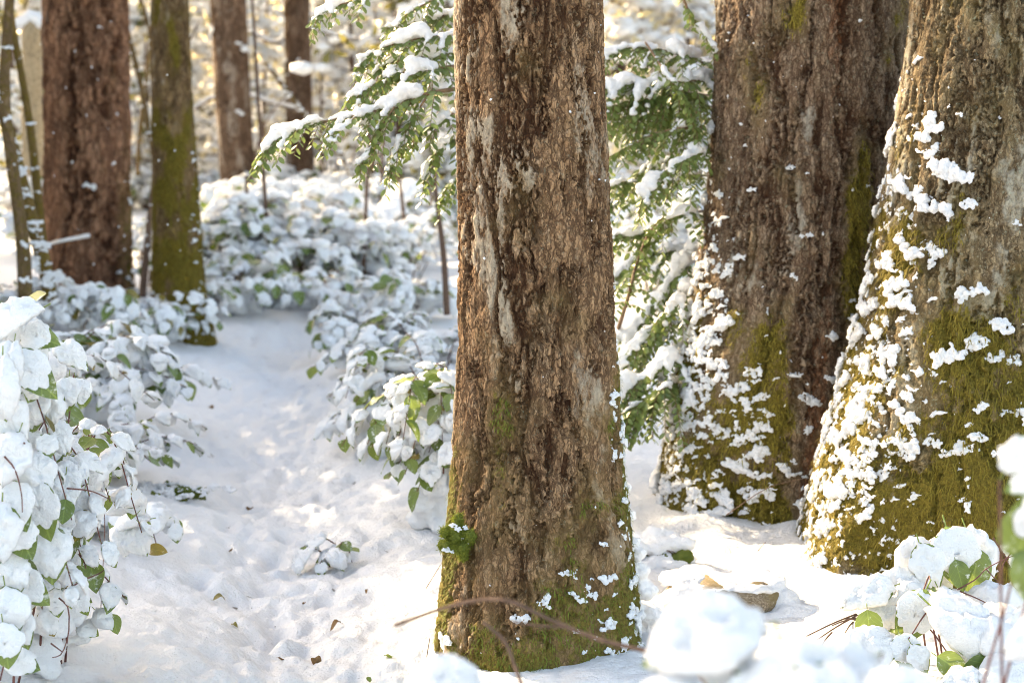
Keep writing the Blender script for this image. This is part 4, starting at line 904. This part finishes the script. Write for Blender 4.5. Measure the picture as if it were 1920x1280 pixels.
H1.spray(PP([(740, 200), (712, 245), (690, 290), (668, 318)], 5.85), 0.004, 0.04, (0.05, 0.12), snow=0.016, droop=0.5, twigsnow=0.3)
H1.spray(PP([(870, 200, 6.2), (830, 225), (790, 245), (750, 265)], 6.0), 0.005, 0.04, (0.08, 0.18), snow=0.028)
H1.spray(PP([(880, 250, 6.2), (840, 262), (810, 300), (795, 340)], 6.1), 0.004, 0.04, (0.06, 0.15), snow=0.024, droop=0.5)
H1.spray(PP([(880, 20, 6.3), (830, 30), (780, 45), (720, 55)], 6.3), 0.005, 0.04, (0.08, 0.20), snow=0.036)
H1.spray(PP([(890, 330, 6.4), (860, 335), (835, 355), (825, 385)], 6.4), 0.004, 0.04, (0.05, 0.12), snow=0.018, droop=0.5)
H1.spray(PP([(890, 90, 6.3), (840, 100), (790, 108), (740, 115), (705, 132)], 6.2), 0.005, 0.035, (0.10, 0.22), snow=0.026, droop=0.5, twigsnow=0.4)
H1.finish()
H2 = Huck('huckleberry_shrub', 'evergreen huckleberry filling the gap between the middle fir and the wide right fir', P(1240, 900, 7.0), 6)
H2.spray(PP([(1350, 130, 7.2), (1290, 108), (1230, 92), (1170, 92), (1125, 112)], 6.8), 0.006, 0.05, (0.08, 0.2), snow=0.036)
H2.spray(PP([(1360, 140, 7.2), (1300, 152), (1230, 155), (1170, 158), (1120, 160)], 6.7), 0.006, 0.04, (0.10, 0.26), snow=0.040, droop=0.5)
H2.spray(PP([(1355, 245, 7.0), (1300, 240), (1240, 248), (1190, 270), (1140, 296)], 6.6), 0.009, 0.07, (0.08, 0.2), snow=0.024, snow_range=(0, .8))
H2.spray(PP([(1275, -20), (1295, 30), (1325, 70), (1345, 110)], 6.6), 0.006, 0.05, (0.04, 0.09), snow=0.02, twigsnow=0.2)
H2.spray(PP([(1210, 80, 6.8), (1250, 140), (1290, 200), (1310, 260)], 6.5), 0.005, 0.05, (0.05, 0.12), snow=0.014, twigsnow=0.2)
H2.spray(PP([(1345, 265, 7.1), (1300, 290), (1240, 330), (1205, 370)], 6.5), 0.006, 0.045, (0.08, 0.2), snow=0.040, droop=0.5)
H2.spray(PP([(1340, 330, 7.1), (1290, 330), (1240, 350), (1180, 340), (1140, 350)], 6.8), 0.005, 0.045, (0.08, 0.2), snow=0.028)
H2.spray(PP([(1330, 395, 7.1), (1280, 400), (1240, 418), (1200, 440), (1150, 440)], 6.6), 0.006, 0.045, (0.08, 0.2), snow=0.032)
H2.spray(PP([(1160, 615, 6.9), (1180, 550), (1192, 500), (1215, 440), (1245, 405)], 6.5), 0.009, 0.06, (0.08, 0.16), snow=0.0)
H2.spray(PP([(1330, 440, 7.2), (1290, 490), (1250, 540), (1200, 600), (1165, 640)], 6.9), 0.007, 0.045, (0.10, 0.24), snow=0.044, droop=0.4)
H2.spray(PP([(1320, 520, 7.2), (1280, 560), (1240, 600), (1195, 640), (1160, 680)], 6.7), 0.006, 0.045, (0.10, 0.24), snow=0.040, droop=0.4)
H2.spray(PP([(1300, 640, 7.2), (1260, 670), (1220, 700), (1180, 720), (1150, 735)], 6.6), 0.006, 0.04, (0.10, 0.26), snow=0.042, droop=0.5)
H2.spray(PP([(1290, 700, 7.1), (1250, 725), (1210, 750), (1160, 780)], 6.5), 0.005, 0.035, (0.10, 0.24), snow=0.018, droop=0.5, twigsnow=0.2)
H2.spray(PP([(1300, 590, 7.3), (1240, 620), (1200, 670), (1165, 700)], 7.0), 0.005, 0.045, (0.08, 0.2), snow=0.030)
H2.spray(PP([(1340, 200, 7.2), (1280, 205), (1220, 215), (1150, 220)], 7.0), 0.005, 0.035, (0.10, 0.24), snow=0.020, droop=0.6)
H2.spray(PP([(1340, 180, 7.2), (1280, 175), (1220, 185), (1140, 200)], 6.7), 0.005, 0.03, (0.10, 0.24), snow=0.0, droop=0.7)
H2.spray(PP([(1330, 300, 7.3), (1260, 300), (1200, 320), (1130, 400)], 7.1), 0.005, 0.04, (0.10, 0.24), snow=0.03, droop=0.4)
H2.spray(PP([(1320, 460, 7.3), (1260, 470), (1200, 480), (1150, 520)], 7.2), 0.005, 0.04, (0.10, 0.24), snow=0.03, droop=0.4)
H2.finish()

# ---------------------------------------------------------------- stones, moss patch, litter, twigs
def granite(name):
    m, n, l, b = new_mat(name); p = wpos(n); f = ntex(n, l, p, 160, 3, 0.7); g = ntex(n, l, p, 18, 4)
    c = ramp(n, l, f, [(0.3, (0.06, 0.045, 0.03)), (0.5, (0.22, 0.16, 0.10)), (0.7, (0.40, 0.33, 0.24))])
    l.new(mixc(n, l, sst(n, l, g, 0.45, 0.65), c, (0.16, 0.12, 0.05)), b.inputs['Base Color']); b.inputs['Roughness'].default_value = 0.85
    l.new(bump(n, l, f, 0.7, 0.006), b.inputs['Normal']); return m
M_rock = granite('granite')
def stone():
    p = G(1370, 1150); e = thing('flat_stone', 'flat granite stone with a bare speckled face, capped with snow', 'stone', p)
    r = np.random.default_rng(8); V, F = ICO[3]; V = V.copy()
    V = np.sign(V)*np.abs(V)**0.75
    V *= [0.185, 0.13, 0.072]; V += (0.034*fbm(V[:, 0]*9, V[:, 1]*9, V[:, 2]*14, 3))[:, None]*V/np.linalg.norm(V, axis=1)[:, None]
    o = link('rock', mesh_np('rock', V, F, M_rock), e); o.location = (0.0, 0.115, 0.006)
    s = [(x, 0.15+r.uniform(-.06, .1), 0.066+r.uniform(-.006, .008), .065, .08, .022) for x in np.linspace(-.15, .13, 9)]
    s += [(x, 0.05+r.uniform(-.012, .012), 0.064+r.uniform(-.006, .006), .035, .035, .014) for x in np.linspace(-.14, .12, 11)]
    s += [(-.17, .04, .02, .06, .06, .045), (-.12, .0, .0, .08, .04, .03), (-.06, -.015, -.01, .07, .03, .02), (.17, .08, .02, .06, .06, .04), (.2, .02, -.005, .08, .05, .03)] + [(x, -.01+r.uniform(-.01, .01), -.012, .05, .04, .02) for x in np.linspace(-.2, .22, 10)]
    o = link('snow_cap', blob('snow_cap', s, 0.007, M_snow, 4, 0.005, 30), e)
stone()
def moss_mound():
    p = G(1235, 1060); e = thing('mossy_root', 'small snow topped mossy root between the middle fir and the wide right fir', 'root', p); r = np.random.default_rng(4)
    me = blob('moss', [(r.normal(0, .04), 0.05+r.normal(0, .03), 0.02+r.normal(0, .012), .03, .03, .025) for _ in range(16)], 0.006, M_mossg, 2, 0.006, 60); link('moss', me, e)
    link('snow', blob('snow', [(r.normal(0, .045), 0.07+r.normal(0, .03), 0.065+r.normal(0, .01), .045, .04, .028) for _ in range(14)], 0.008, M_snow, 4, 0.006, 30), e)
    link('snow', blob('snow', [(-0.01+r.normal(0, .05), -0.03+r.normal(0, .03), 0.01+r.normal(0, .01), .03, .03, .022) for _ in range(14)], 0.008, M_snow, 3, 0.006, 40), e)
    for k in range(9):
        a = r.random()*3.1; q = [(0.0, 0.02, 0.05), (0.05*math.cos(a), 0.0, 0.05), (0.09*math.cos(a), -0.02, 0.015)]
        link('twig', mesh_np('twig', *tube(curve(q, 5), 0.0012, 4), M_twig), e)
    p = G(295, 925); e = thing('moss_patch', 'dark moss patch dusted with snow on the bank left of the path', 'moss', p)
    me = blob('moss', [(r.normal(0, .09), 0.02+r.normal(0, .035), -0.012+r.normal(0, .010), .028, .028, .022) for _ in range(40)], 0.007, M_mossg, 1, 0.012, 70); link('moss', me, e)
    for k in range(95):
        o = link('snow_clump', CLUMPS[k % 16], e); w = r.uniform(.03, .11); o.scale = (w, w, w); o.location = (r.normal(0, .11), 0.0+r.normal(0, .045), 0.016+r.uniform(-.008, .012)); o.rotation_euler = (-1.2, 0, r.random()*6)
moss_mound()
def litter():
    r = random.Random(3)
    where = [(640, 1172, .05, 'curled brown leaf half buried near the bottom of the path'), (470, 960, .05, 'dark fallen leaf in the trodden snow at mid path'), (515, 962, .025, 'small rusty leaf beside the dark leaf at mid path'), (435, 1032, .03, 'brown leaf fragment on the path left of its middle'),
             (568, 1135, .022, 'tiny dark leaf scrap below the middle of the path'), (400, 1125, .05, 'olive dead leaf at the left rim of the path'), (435, 1175, .03, 'dark leaf scrap below the olive dead leaf'), (590, 1240, .05, 'dark curled leaf at the bottom edge of the path'), (520, 1240, .03, 'small litter scrap at the bottom of the path, left of the dark curled leaf'),
             (600, 1110, .028, 'small green leaf lying on the path'), (735, 1235, .035, 'green sprig leaf left of the middle fir base'), (345, 752, .07, 'rust coloured leaf under the low left salal'), (400, 770, .05, 'dark leaf at the left path edge below the rust leaf'), (690, 1110, .02, 'tiny brown scrap on the right side of the path'), (660, 605, .09, 'dark gap of litter at the far end of the path'), (690, 1275, .03, 'green leaf tip at the bottom edge')]
    for i, (x, y, s, lb) in enumerate(where):
        p = G(x, y); m = M_leaf if 'green' in lb else (M_leafold if 'olive' in lb else M_litter)
        V, F = leaf_arrays(i % 6, 6); V = V.copy(); V[:, 2] += 0.35*np.abs(V[:, 0])+0.18*np.sin(V[:, 1]*5+i)
        o = link('fallen_leaf', mesh_np('fallen_leaf', V, F, m)); o.location = (p.x, p.y, p.z+0.008); s *= 0.9; o.scale = (s, s, s); o.rotation_euler = (r.uniform(-.3, .5), r.uniform(-.4, .4), r.random()*6)
        tag(o, lb, 'leaf', 'fallen leaves on the snow')
    for (a, b, Y, lb) in (((798, 1104), (826, 1058), 5.1, 'thin grass stalk left of the middle fir'), ((800, 1232), (806, 1195), 4.7, 'short twig stub left of the middle fir base'), ((1421, 1032), (1436, 1015), 5.9, 'short dark twig on the sunlit snow'), ((1430, 1190), (1425, 1160), 4.9, 'upright twig stub behind the blurred front leaves'), ((1362, 965), (1515, 895), 6.0, 'arched bare twig across the foot of the wide right fir'), ((1150, 680), (1158, 830), 6.9, 'long thin stem between the middle fir and huckleberry')):
        p, q = P(*a, Y), P(*b, Y); o = link('twig', mesh_np('twig', *tube(curve([p, (p+q)/2+Vector((0, 0, 0.03 if b[0]-a[0] > 100 else 0.0)), q], 9), np.linspace(.0018, .001, 9), 5), M_twig)); tag(o, lb, 'twig', 'single twigs in the snow')
litter()

# ---------------------------------------------------------------- background understory
def bush_mesh(seed, n, spread, h, Lr, snowf=0.85):
    r = np.random.default_rng(seed); lf = MB(); sn = MB(); st = MB()
    la = [leaf_arrays(k, 4) for k in range(6)]; ca = [cap_arrays(k, 0.14, 40+k, 4, 12, 0.9, 1.0, -0.04) for k in range(6)]
    for s in range(max(5, n//9)):
        a = r.random()*6.28; L = spread*(0.4+0.6*r.random()); hh = h*(0.4+0.6*r.random()); x0, y0 = r.normal(0, spread*.2, 2)
        c = curve([(x0, y0, -0.05), (x0+math.cos(a)*L*.3, y0+math.sin(a)*L*.3, hh*.8), (x0+math.cos(a)*L*.7, y0+math.sin(a)*L*.7, hh), (x0+math.cos(a)*L, y0+math.sin(a)*L, hh*.65)], 8)
        st.add(*tube(c, np.linspace(.008, .003, 8), 4))
        if r.random() < 0.7:
            for i in range(2, 8):
                w = Lr[1]*r.uniform(.15, .34); IV, IF = ICO[2]; sn.add(c[i]+IV*[w*1.3, w*1.3, w*.8]*(1+0.2*fbm(IV[:, 0]*2+i, IV[:, 1]*2, IV[:, 2]*2, 2))[:, None]+[0, 0, w*.5], IF.tolist())
        for j in range(9):
            f = 1.5+5.4*j/9; i = int(f); p = c[i]; tg = Vector(c[min(i+1, 7)]-c[i-1]).normalized(); sd = tg.cross(Vector((0, 0, 1))).normalized()*(1 if j % 2 else -1)
            d = sd*r.uniform(.5, 1)+tg*r.uniform(.2, .8)+Vector((0, 0, -r.uniform(.1, .7))); k = r.integers(0, 6)
            M = np.array(basis(d, (r.normal(0, .25), r.normal(-.15, .25), 1), p, r.uniform(*Lr)))
            tf = lambda V: V @ M[:3, :3].T + M[:3, 3]
            lf.add(tf(la[k][0]), la[k][1])
            if r.random() < snowf: sn.add(tf(ca[k][0]), ca[k][1])
    return lf.mesh('foliage', M_leaf), sn.mesh('snow', M_snow), st.mesh('stem', M_twig)
BUSH = [bush_mesh(500+i, 150, 0.8, 0.7, (0.09, 0.17), 0.72) for i in range(5)]
def put_bush(i, x, y, s, label, group, name='understory_shrub', zs=1.0):
    e = thing(name, label, 'shrub', (x, y, gz(x, y)), group); e.scale = (s, s, s*zs); e.rotation_euler.z = random.random()*6.28
    for nm, me in zip(('foliage', 'snow', 'stem'), BUSH[i % 5]): link(nm, me, e, kind='stuff')
rb = random.Random(77); cnt = 0
rows = [(13.8, 10), (15.5, 11), (17.5, 11), (20, 12), (23, 12), (27, 12), (32, 12), (38, 12)]
for (Y, n) in rows:
    for k in range(n):
        px = 380+ (880-380)*(k+rb.random())/n if k < n-3 else rb.choice([rb.uniform(-20, 90), rb.uniform(240, 300), rb.uniform(1140, 1330)])
        yy = Y+rb.uniform(-.9, .9); p = P(px, 400, yy); x = p.x
        if Y < 15 and -2.4 < x < -0.9: continue
        if abs(x+3.85) < 1.0 and yy < 16 or (px < 300 and yy < 17): continue
        where = 'left of the mossy trunk' if px < 340 else ('between the mossy trunk and the middle fir' if px < 1000 else 'right of the middle fir')
        rowl = 'just beyond the path' if Y < 17 else ('in the blurred understory' if Y < 25 else 'far back in the understory')
        put_bush(cnt, x, yy, rb.uniform(0.7, 1.25), 'snow smothered shrub %s, %s' % (rowl, where), 'understory shrubs %s %s' % (rowl, where)); cnt += 1
for k in range(14):
    yy = rb.uniform(9, 24); x = yy*rb.uniform(0.20, 0.62)
    if yy < 11 and x < 3.2: continue
    put_bush(cnt, x, yy, rb.uniform(0.8, 1.3), 'snow smothered shrub behind the two big firs on the right', 'understory shrubs behind the right firs'); cnt += 1
# mounds of snow over fallen wood behind the bend
def log_mound(label, pts, r, seed, over=1.5):
    rr = np.random.default_rng(seed); c = curve(pts, 16); e = thing('fallen_log', label, 'log', tuple(c[0])); inv = e.matrix_basis.inverted()
    o = link('wood', mesh_np('wood', *tube(c, np.linspace(r, r*.6, 16), 9), M_barkf), e); o.matrix_local = inv
    put_blob(e, [(p[0]+rr.normal(0, r*.2), p[1]+rr.normal(0, r*.3), p[2]+r*(.55+.3*rr.random()), r*over*.8, r*over*.8, r*.8) for p in c for _ in range(2)], r*.22, 'snow', 5, r*.2, 4)
def gp(px, py, dz=0.0):
    p = G(px, py); return (p.x, p.y, p.z+dz)
log_mound('rounded snow covered log just beyond the bend of the path', [gp(630, 560, .05), gp(680, 545, .18), gp(740, 560, .12), gp(800, 580, .0)], 0.07, 3, 1.6)
log_mound('slanting snow covered log leaning up in the understory', [gp(660, 520, .05), gp(720, 500, .45), gp(770, 490, .75)], 0.10, 4, 1.7)
log_mound('low snowy bough across the ground right of the mossy trunk', [gp(395, 590, .05), gp(440, 575, .25), gp(500, 570, .3), gp(560, 590, .08)], 0.035, 5, 1.7)
log_mound('snow covered branch lying low right of the brown firs', [gp(560, 490, .05), gp(620, 470, .5), gp(700, 455, .2)], 0.07, 6, 1.7)
def stem_thing(name, label, pts, r0, r1, mat, cat='sapling', snow=0.0, leaves=0, seed=1, group=None):
    rr = random.Random(seed); c = curve(pts, 30); e = thing(name, label, cat, tuple(c[0]), group); inv = e.matrix_basis.inverted()
    rad = np.linspace(r0, r1, 30)*(1+0.12*np.array([pnoise(i*.7, seed, 0.0) for i in range(30)]))
    o = link('stem', mesh_np('stem', *tube(c, rad, 8), mat, True, {'bark': np.full(240, .6), 'cell': np.full(240, .4), 'moss': np.full(240, .45), 'lichen': np.full(240, .3)}), e); o.matrix_local = inv
    if snow:
        for i in range(0, 29):
            for _ in range(int(snow*3)+ (rr.random() < (snow*3) % 1)):
                t = rr.random(); p = c[i]*(1-t)+c[i+1]*t; w = rad[i]*rr.uniform(.6, 2.0); put_clump(e, (p[0]+rad[i]*.6*rr.choice((-.8, .9, .7)), p[1]-rad[i]*.6, p[2]), (rr.uniform(-.6, .8), -.7, .2), w*1.3)
    return e
stem_thing('leaning_sapling', 'leaning bare sapling at the far left edge', PP([(48, 560), (42, 450), (22, 300), (8, 180), (14, 60), (22, -60)], 10.5), .045, .03, M_barkf, snow=.15, seed=2)
stem_thing('leaning_sapling', 'thin stem slanting beside the leaning sapling at the left', PP([(86, 520), (72, 380), (58, 250), (40, 140), (22, 40), (10, -40)], 12.0), .034, .022, M_bark5, snow=.1, seed=3)
stem_thing('leaning_sapling', 'snow plastered curved sapling left of the thick red brown fir', PP([(95, 565), (84, 500), (62, 420), (38, 330), (15, 240), (-20, 140)], 10.8), .05, .035, M_bark5, snow=.7, seed=4)
stem_thing('thin_sapling', 'thin grey sapling between the red brown fir and mossy trunk', PP([(300, 330), (280, 250), (262, 150), (240, 60), (225, -40)], 17), .032, .022, M_barkf, snow=.2, seed=5)
stem_thing('thin_sapling', 'second thin sapling crossing behind the mossy trunk', PP([(258, 330), (262, 250), (275, 150), (280, 60), (250, -40)], 19), .026, .018, M_barkf, snow=.2, seed=6)
stem_thing('thin_sapling', 'dark thin sapling stem right of the mossy trunk', PP([(467, 525), (465, 450), (463, 380), (462, 330)], 16), .026, .014, M_twig, seed=7)
stem_thing('thin_sapling', 'thin upright stem close left of the middle fir', PP([(838, 590), (832, 480), (822, 400), (815, 320), (822, 200)], 11), .022, .010, M_twig, seed=8)
stem_thing('thin_sapling', 'slanting snowy pole below the huckleberry tip', PP([(680, 370), (650, 310), (610, 250), (560, 200), (500, 120)], 20), .035, .03, M_barkf, snow=1.2, seed=9)
rq = random.Random(8)
for k in range(16):
    Y = rq.uniform(14, 30); px = rq.uniform(395, 850) if k % 4 else rq.uniform(250, 290); b0 = P(px, 400, Y); b0.z = gz(b0.x, b0.y)-.05; h = rq.uniform(1.2, 4.0)
    lx = rq.uniform(-.5, .5)
    stem_thing('thin_sapling', 'thin bare stem standing in the blurred understory', [b0, b0+Vector((lx*.3, 0, h*.4)), b0+Vector((lx*.6, .1, h*.75)), b0+Vector((lx*1.3, .1, h))], .014+.004*k % .02+.004, .005, M_twig, snow=.12, seed=60+k, group='thin bare understory stems')
def bough(label, pts, r, seed, sn=1.3, group=None):
    c = curve(pts, 24); e = thing('snowy_bough', label, 'branch', tuple(c[0]), group); inv = e.matrix_basis.inverted(); rr = np.random.default_rng(seed)
    o = link('wood', mesh_np('wood', *tube(c, np.linspace(r, r*.6, 24), 6), M_twig), e); o.matrix_local = inv
    put_blob(e, [(p[0], p[1], p[2]+r*.8, r*sn*rr.uniform(.8, 1.3), r*sn, r*sn*.8) for p in curve(pts, 70)], r*.3, 'snow', 3, r*.3, 8)
bough('horizontal snowy bough crossing the brown fir trunk', PP([(365, 205), (395, 186), (440, 180), (475, 182), (520, 196), (560, 205)], 25), .03, 3)
bough('snowy bough high behind the narrower brown fir', PP([(470, 60), (520, 80), (560, 50), (640, 70), (700, 75)], 27), .03, 4)
rz = random.Random(21)
for k in range(14):
    x0_ = rz.choice((rz.uniform(365, 640), rz.uniform(245, 275), rz.uniform(365, 640))); y0_ = rz.uniform(10, 310); Yb = rz.uniform(28.5, 37); dx_ = rz.uniform(50, 130)*rz.choice((-1, 1))
    bough('thin snow lined bough in the blurred background', PP([(x0_, y0_), (x0_+dx_*.4, y0_-rz.uniform(5, 22)), (x0_+dx_*.75, y0_-rz.uniform(-10, 14)), (x0_+dx_, y0_+rz.uniform(5, 40))], Yb), rz.uniform(.012, .026), 100+k, 1.5, 'snow lined boughs in the background')
bough('snow lined twig reaching right in front of the red brown fir', PP([(88, 462, 14), (110, 455), (135, 450), (165, 444)], 13.6), .012, 5, 1.6)

# snag with a snow cap at the far left
sg = thing('broken_snag', 'pale broken snag capped with snow left of the red brown fir', 'snag', P(62, 330, 18))
p0, p1 = P(62, 330, 18), P(60, 40, 18); c = curve([p0, (p0+p1)/2, p1], 12)
o = link('wood', mesh_np('wood', *tube(c, np.linspace(.12, .10, 12)*(1+.1*np.sin(np.arange(12)*2.1)), 12), M_wood), sg); o.matrix_local = sg.matrix_basis.inverted()
put_blob(sg, [(p1.x+dx, p1.y, p1.z+dz, .09, .11, .07) for dx, dz in ((-.06, 0), (.05, .02), (0, .05), (.1, -.02), (-.11, -.03))], .02, 'snow', 3, .015, 9)

# understory saplings with snowy, sunlit foliage
def sapling_mesh(seed, h, fol):
    r = np.random.default_rng(seed); tk = MB(); lf = MB(); sn = MB(); IV, IF = ICO[1]; IFl = IF.tolist()
    tk.add(*tube(curve([(0, 0, -.1), (r.normal(0, .1), 0, h*.5), (r.normal(0, .25), r.normal(0, .1), h)], 8), np.linspace(.05, .015, 8), 6))
    for b in range(int(h*9)):
        z = h*(.08+.9*r.random()); a = r.random()*6.28; L = (.5+1.1*r.random())*(1-.5*z/h)
        q = curve([(0, 0, z), (math.cos(a)*L*.5, math.sin(a)*L*.5, z+.08), (math.cos(a)*L, math.sin(a)*L, z-.25*L)], 6); tk.add(*tube(q, np.linspace(.014, .004, 6), 4))
        for j in range(14):
            p = q[1+j % 5]+r.normal(0, .09, 3); d = r.normal(size=3); d[2] -= .5; d /= np.linalg.norm(d); e_ = np.cross(d, r.normal(size=3)); e_ /= np.linalg.norm(e_); s = r.uniform(.05, .12)
            lf.add([p-d*s, p-e_*s*.45, p+d*s, p+e_*s*.45], [[0, 1, 2, 3]])
        for j in range(11):
            p = q[1+j % 5]+r.normal(0, .06, 3); w = r.uniform(.03, .11)
            sn.add(p+[0, 0, w*.6]+IV*[w*1.5, w*1.2, w*.7]*(1+.22*r.normal(size=(len(IV), 1))), IFl)
    return tk.mesh('trunk', M_twig), lf.mesh('foliage', fol, False), sn.mesh('snow', M_snow)
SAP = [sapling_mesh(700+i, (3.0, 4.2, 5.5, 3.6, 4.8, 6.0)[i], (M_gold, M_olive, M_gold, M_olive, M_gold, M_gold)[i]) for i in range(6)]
SAPL = ['snowy understory sapling with golden backlit leaves far behind', 'snowy understory sapling with olive foliage far behind']
rs = random.Random(15)
for k in range(80):
    Y = rs.uniform(19, 62); px = rs.uniform(-60, 900) if k % 4 else rs.uniform(1120, 1360); x = P(px, 300, Y).x
    if 320 < px < 700 and Y < 29: Y += 12; x = P(px, 300, Y).x
    i = rs.randrange(6)
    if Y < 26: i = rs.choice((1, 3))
    where = 'left of the mossy trunk' if px < 340 else ('between mossy trunk and middle fir' if px < 1000 else 'right of the middle fir')
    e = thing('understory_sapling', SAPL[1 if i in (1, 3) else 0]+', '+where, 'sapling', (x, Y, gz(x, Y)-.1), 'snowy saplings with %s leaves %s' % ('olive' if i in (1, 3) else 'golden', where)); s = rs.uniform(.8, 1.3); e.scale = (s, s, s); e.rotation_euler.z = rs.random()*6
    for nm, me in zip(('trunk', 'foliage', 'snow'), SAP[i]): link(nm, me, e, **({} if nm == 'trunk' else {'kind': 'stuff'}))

for k in range(14):
    Y = rs.uniform(16, 45); x = Y*rs.uniform(0.16, 0.6); i = rs.randrange(6)
    e = thing('understory_sapling', 'snowy understory sapling behind the two big firs on the right', 'sapling', (x, Y, gz(x, Y)-.1), 'snowy saplings behind the right firs'); s = rs.uniform(.8, 1.3); e.scale = (s, s, s)
    for nm, me in zip(('trunk', 'foliage', 'snow'), SAP[i]): link(nm, me, e, **({} if nm == 'trunk' else {'kind': 'stuff'}))
# distant wood that closes the view, and unseen wood added at the left to shade the clearing
def wood_mass(name, label, spots, seed, near=False, low=()):
    r = np.random.default_rng(seed); tk = MB(); lf = MB()
    for (x, y) in spots:
        rr = r.uniform(.16, .42); h = r.uniform(16, 26); z0 = gz(x, y)-.3; lx, ly = r.normal(0, .3, 2)
        tk.add(*tube([(x, y, z0), (x+lx*.4, y+ly*.4, z0+h*.4), (x+lx, y+ly, z0+h)], [rr*1.1, rr*.8, rr*.15], 9))
        n = 620 if near else 260; zz = z0+h*(.30+.7*r.random(n)); rd = 2.6*(1.05-(zz-z0)/h)*np.sqrt(r.random(n))+.2; th = r.random(n)*6.28
        c = np.stack([x+rd*np.cos(th), y+rd*np.sin(th), zz-.2*rd], 1); a = r.normal(size=(n, 3)); a[:, 2] *= .3; a /= np.linalg.norm(a, axis=1)[:, None]
        b = np.cross(a, r.normal(size=(n, 3))); b /= np.linalg.norm(b, axis=1)[:, None]; s = r.uniform(.25, .6, n)[:, None] if near else r.uniform(.35, .9, n)[:, None]
        V = np.stack([c-a*s, c-b*s*.4, c+a*s, c+b*s*.4], 1).reshape(-1, 3); lf.add(V, np.arange(4*n).reshape(-1, 4).tolist())
    for (x, y, zt, rx, n) in low:       # low unseen evergreens, added to shade the path
        z0 = gz(x, y); zz = z0+.1+(zt-.1)*r.random(n); rd = rx*np.sqrt(r.random(n))*(1.1-.8*(zz-z0)/zt); th = r.random(n)*6.28
        c = np.stack([x+rd*np.cos(th), y+rd*np.sin(th), zz], 1); a = r.normal(size=(n, 3)); a /= np.linalg.norm(a, axis=1)[:, None]
        b = np.cross(a, r.normal(size=(n, 3))); b /= np.linalg.norm(b, axis=1)[:, None]; s = r.uniform(.06, .16, n)[:, None]
        lf.add(np.stack([c-a*s, c-b*s*.5, c+a*s, c+b*s*.5], 1).reshape(-1, 3), np.arange(4*n).reshape(-1, 4).tolist())
        tk.add(*tube([(x, y, z0-.1), (x, y, z0+zt*.5), (x, y, z0+zt)], [.06, .04, .01], 6))
    e = bpy.data.objects.new(name, None); col.objects.link(e); e['kind'] = 'stuff'; e['label'] = label
    nv = tk.n; me = mesh_np('trunks', np.concatenate(tk.v), tk.f, M_barkf, True, {'bark': np.full(nv, .6), 'cell': np.full(nv, .4), 'moss': np.zeros(nv), 'lichen': np.full(nv, .3)})
    link('trunks', me, e, kind='stuff'); link('foliage', lf.mesh('foliage', M_needle, False), e, kind='stuff')
rw = random.Random(99)
far = []
for k in range(58):
    Y = rw.uniform(66, 140); far.append((rw.uniform(-.42, .60)*Y, Y))
wood_mass('distant_wood', 'distant fir wood closing the view behind the saplings', far, 201)
left = []  # out-of-view firs added for their shade, spaced to leave a sunlit gap
for k in range(34):
    t_ = rw.uniform(15, 46); w_ = rw.choice((rw.uniform(-7.5, -1.9), rw.uniform(2.4, 3.4)))
    x, y = -0.4+SUN_X*t_+SUN_Y*w_, 6.5+SUN_Y*t_-SUN_X*w_
    if x > -0.36*y: continue
    left.append((x, y))
wood_mass('added_shade_wood', 'unseen fir wood added left of the view to shade the clearing', left, 202, True, [(-0.95+SUN_X*t_+SUN_Y*w_, 6.6+SUN_Y*t_-SUN_X*w_, .5*t_+.55+h_, 1.15, 1350) for t_, w_, h_ in ((5.2, -2.6, .6), (5.0, -1.2, .3), (5.4, .1, .0), (6.6, 1.0, .1), (7.2, -.6, .0), (8.2, 1.3, .0))])  # added evergreens: heights set so their shade falls on the path only

# ---------------------------------------------------------------- snow falling from the branches
rf = random.Random(4)
for (x, y, s) in [(141, 96, 8), (171, 126, 11), (183, 150, 7), (124, 164, 9), (162, 216, 13), (203, 240, 7), (214, 305, 15), (136, 303, 10), (102, 330, 9), (235, 340, 7), (222, 425, 9), (233, 443, 9), (234, 467, 9), (146, 430, 5), (176, 494, 10), (226, 510, 9), (314, 140, 6), (328, 282, 8), (298, 302, 8), (333, 412, 7), (314, 421, 8), (338, 470, 6), (310, 495, 7), (327, 552, 8), (312, 570, 9), (208, 40, 5), (100, 250, 6), (290, 235, 6)]:
    Y = rf.uniform(8.0, 10.5) if x > 260 else rf.uniform(10.5, 13); w = s*m_per_px(Y)*.8
    o = link('falling_snow', CLUMPS[rf.randrange(16)]); o.location = P(x, y, Y); o.scale = (w*.6, w*.6, w*1.3); o.rotation_euler = (0, rf.uniform(-.2, .2), rf.random()*6)
    tag(o, 'small lump of falling snow in front of the left trunks', 'snowflake', 'lumps of snow falling at the left')
bpy.data.scenes.remove(_tmp)
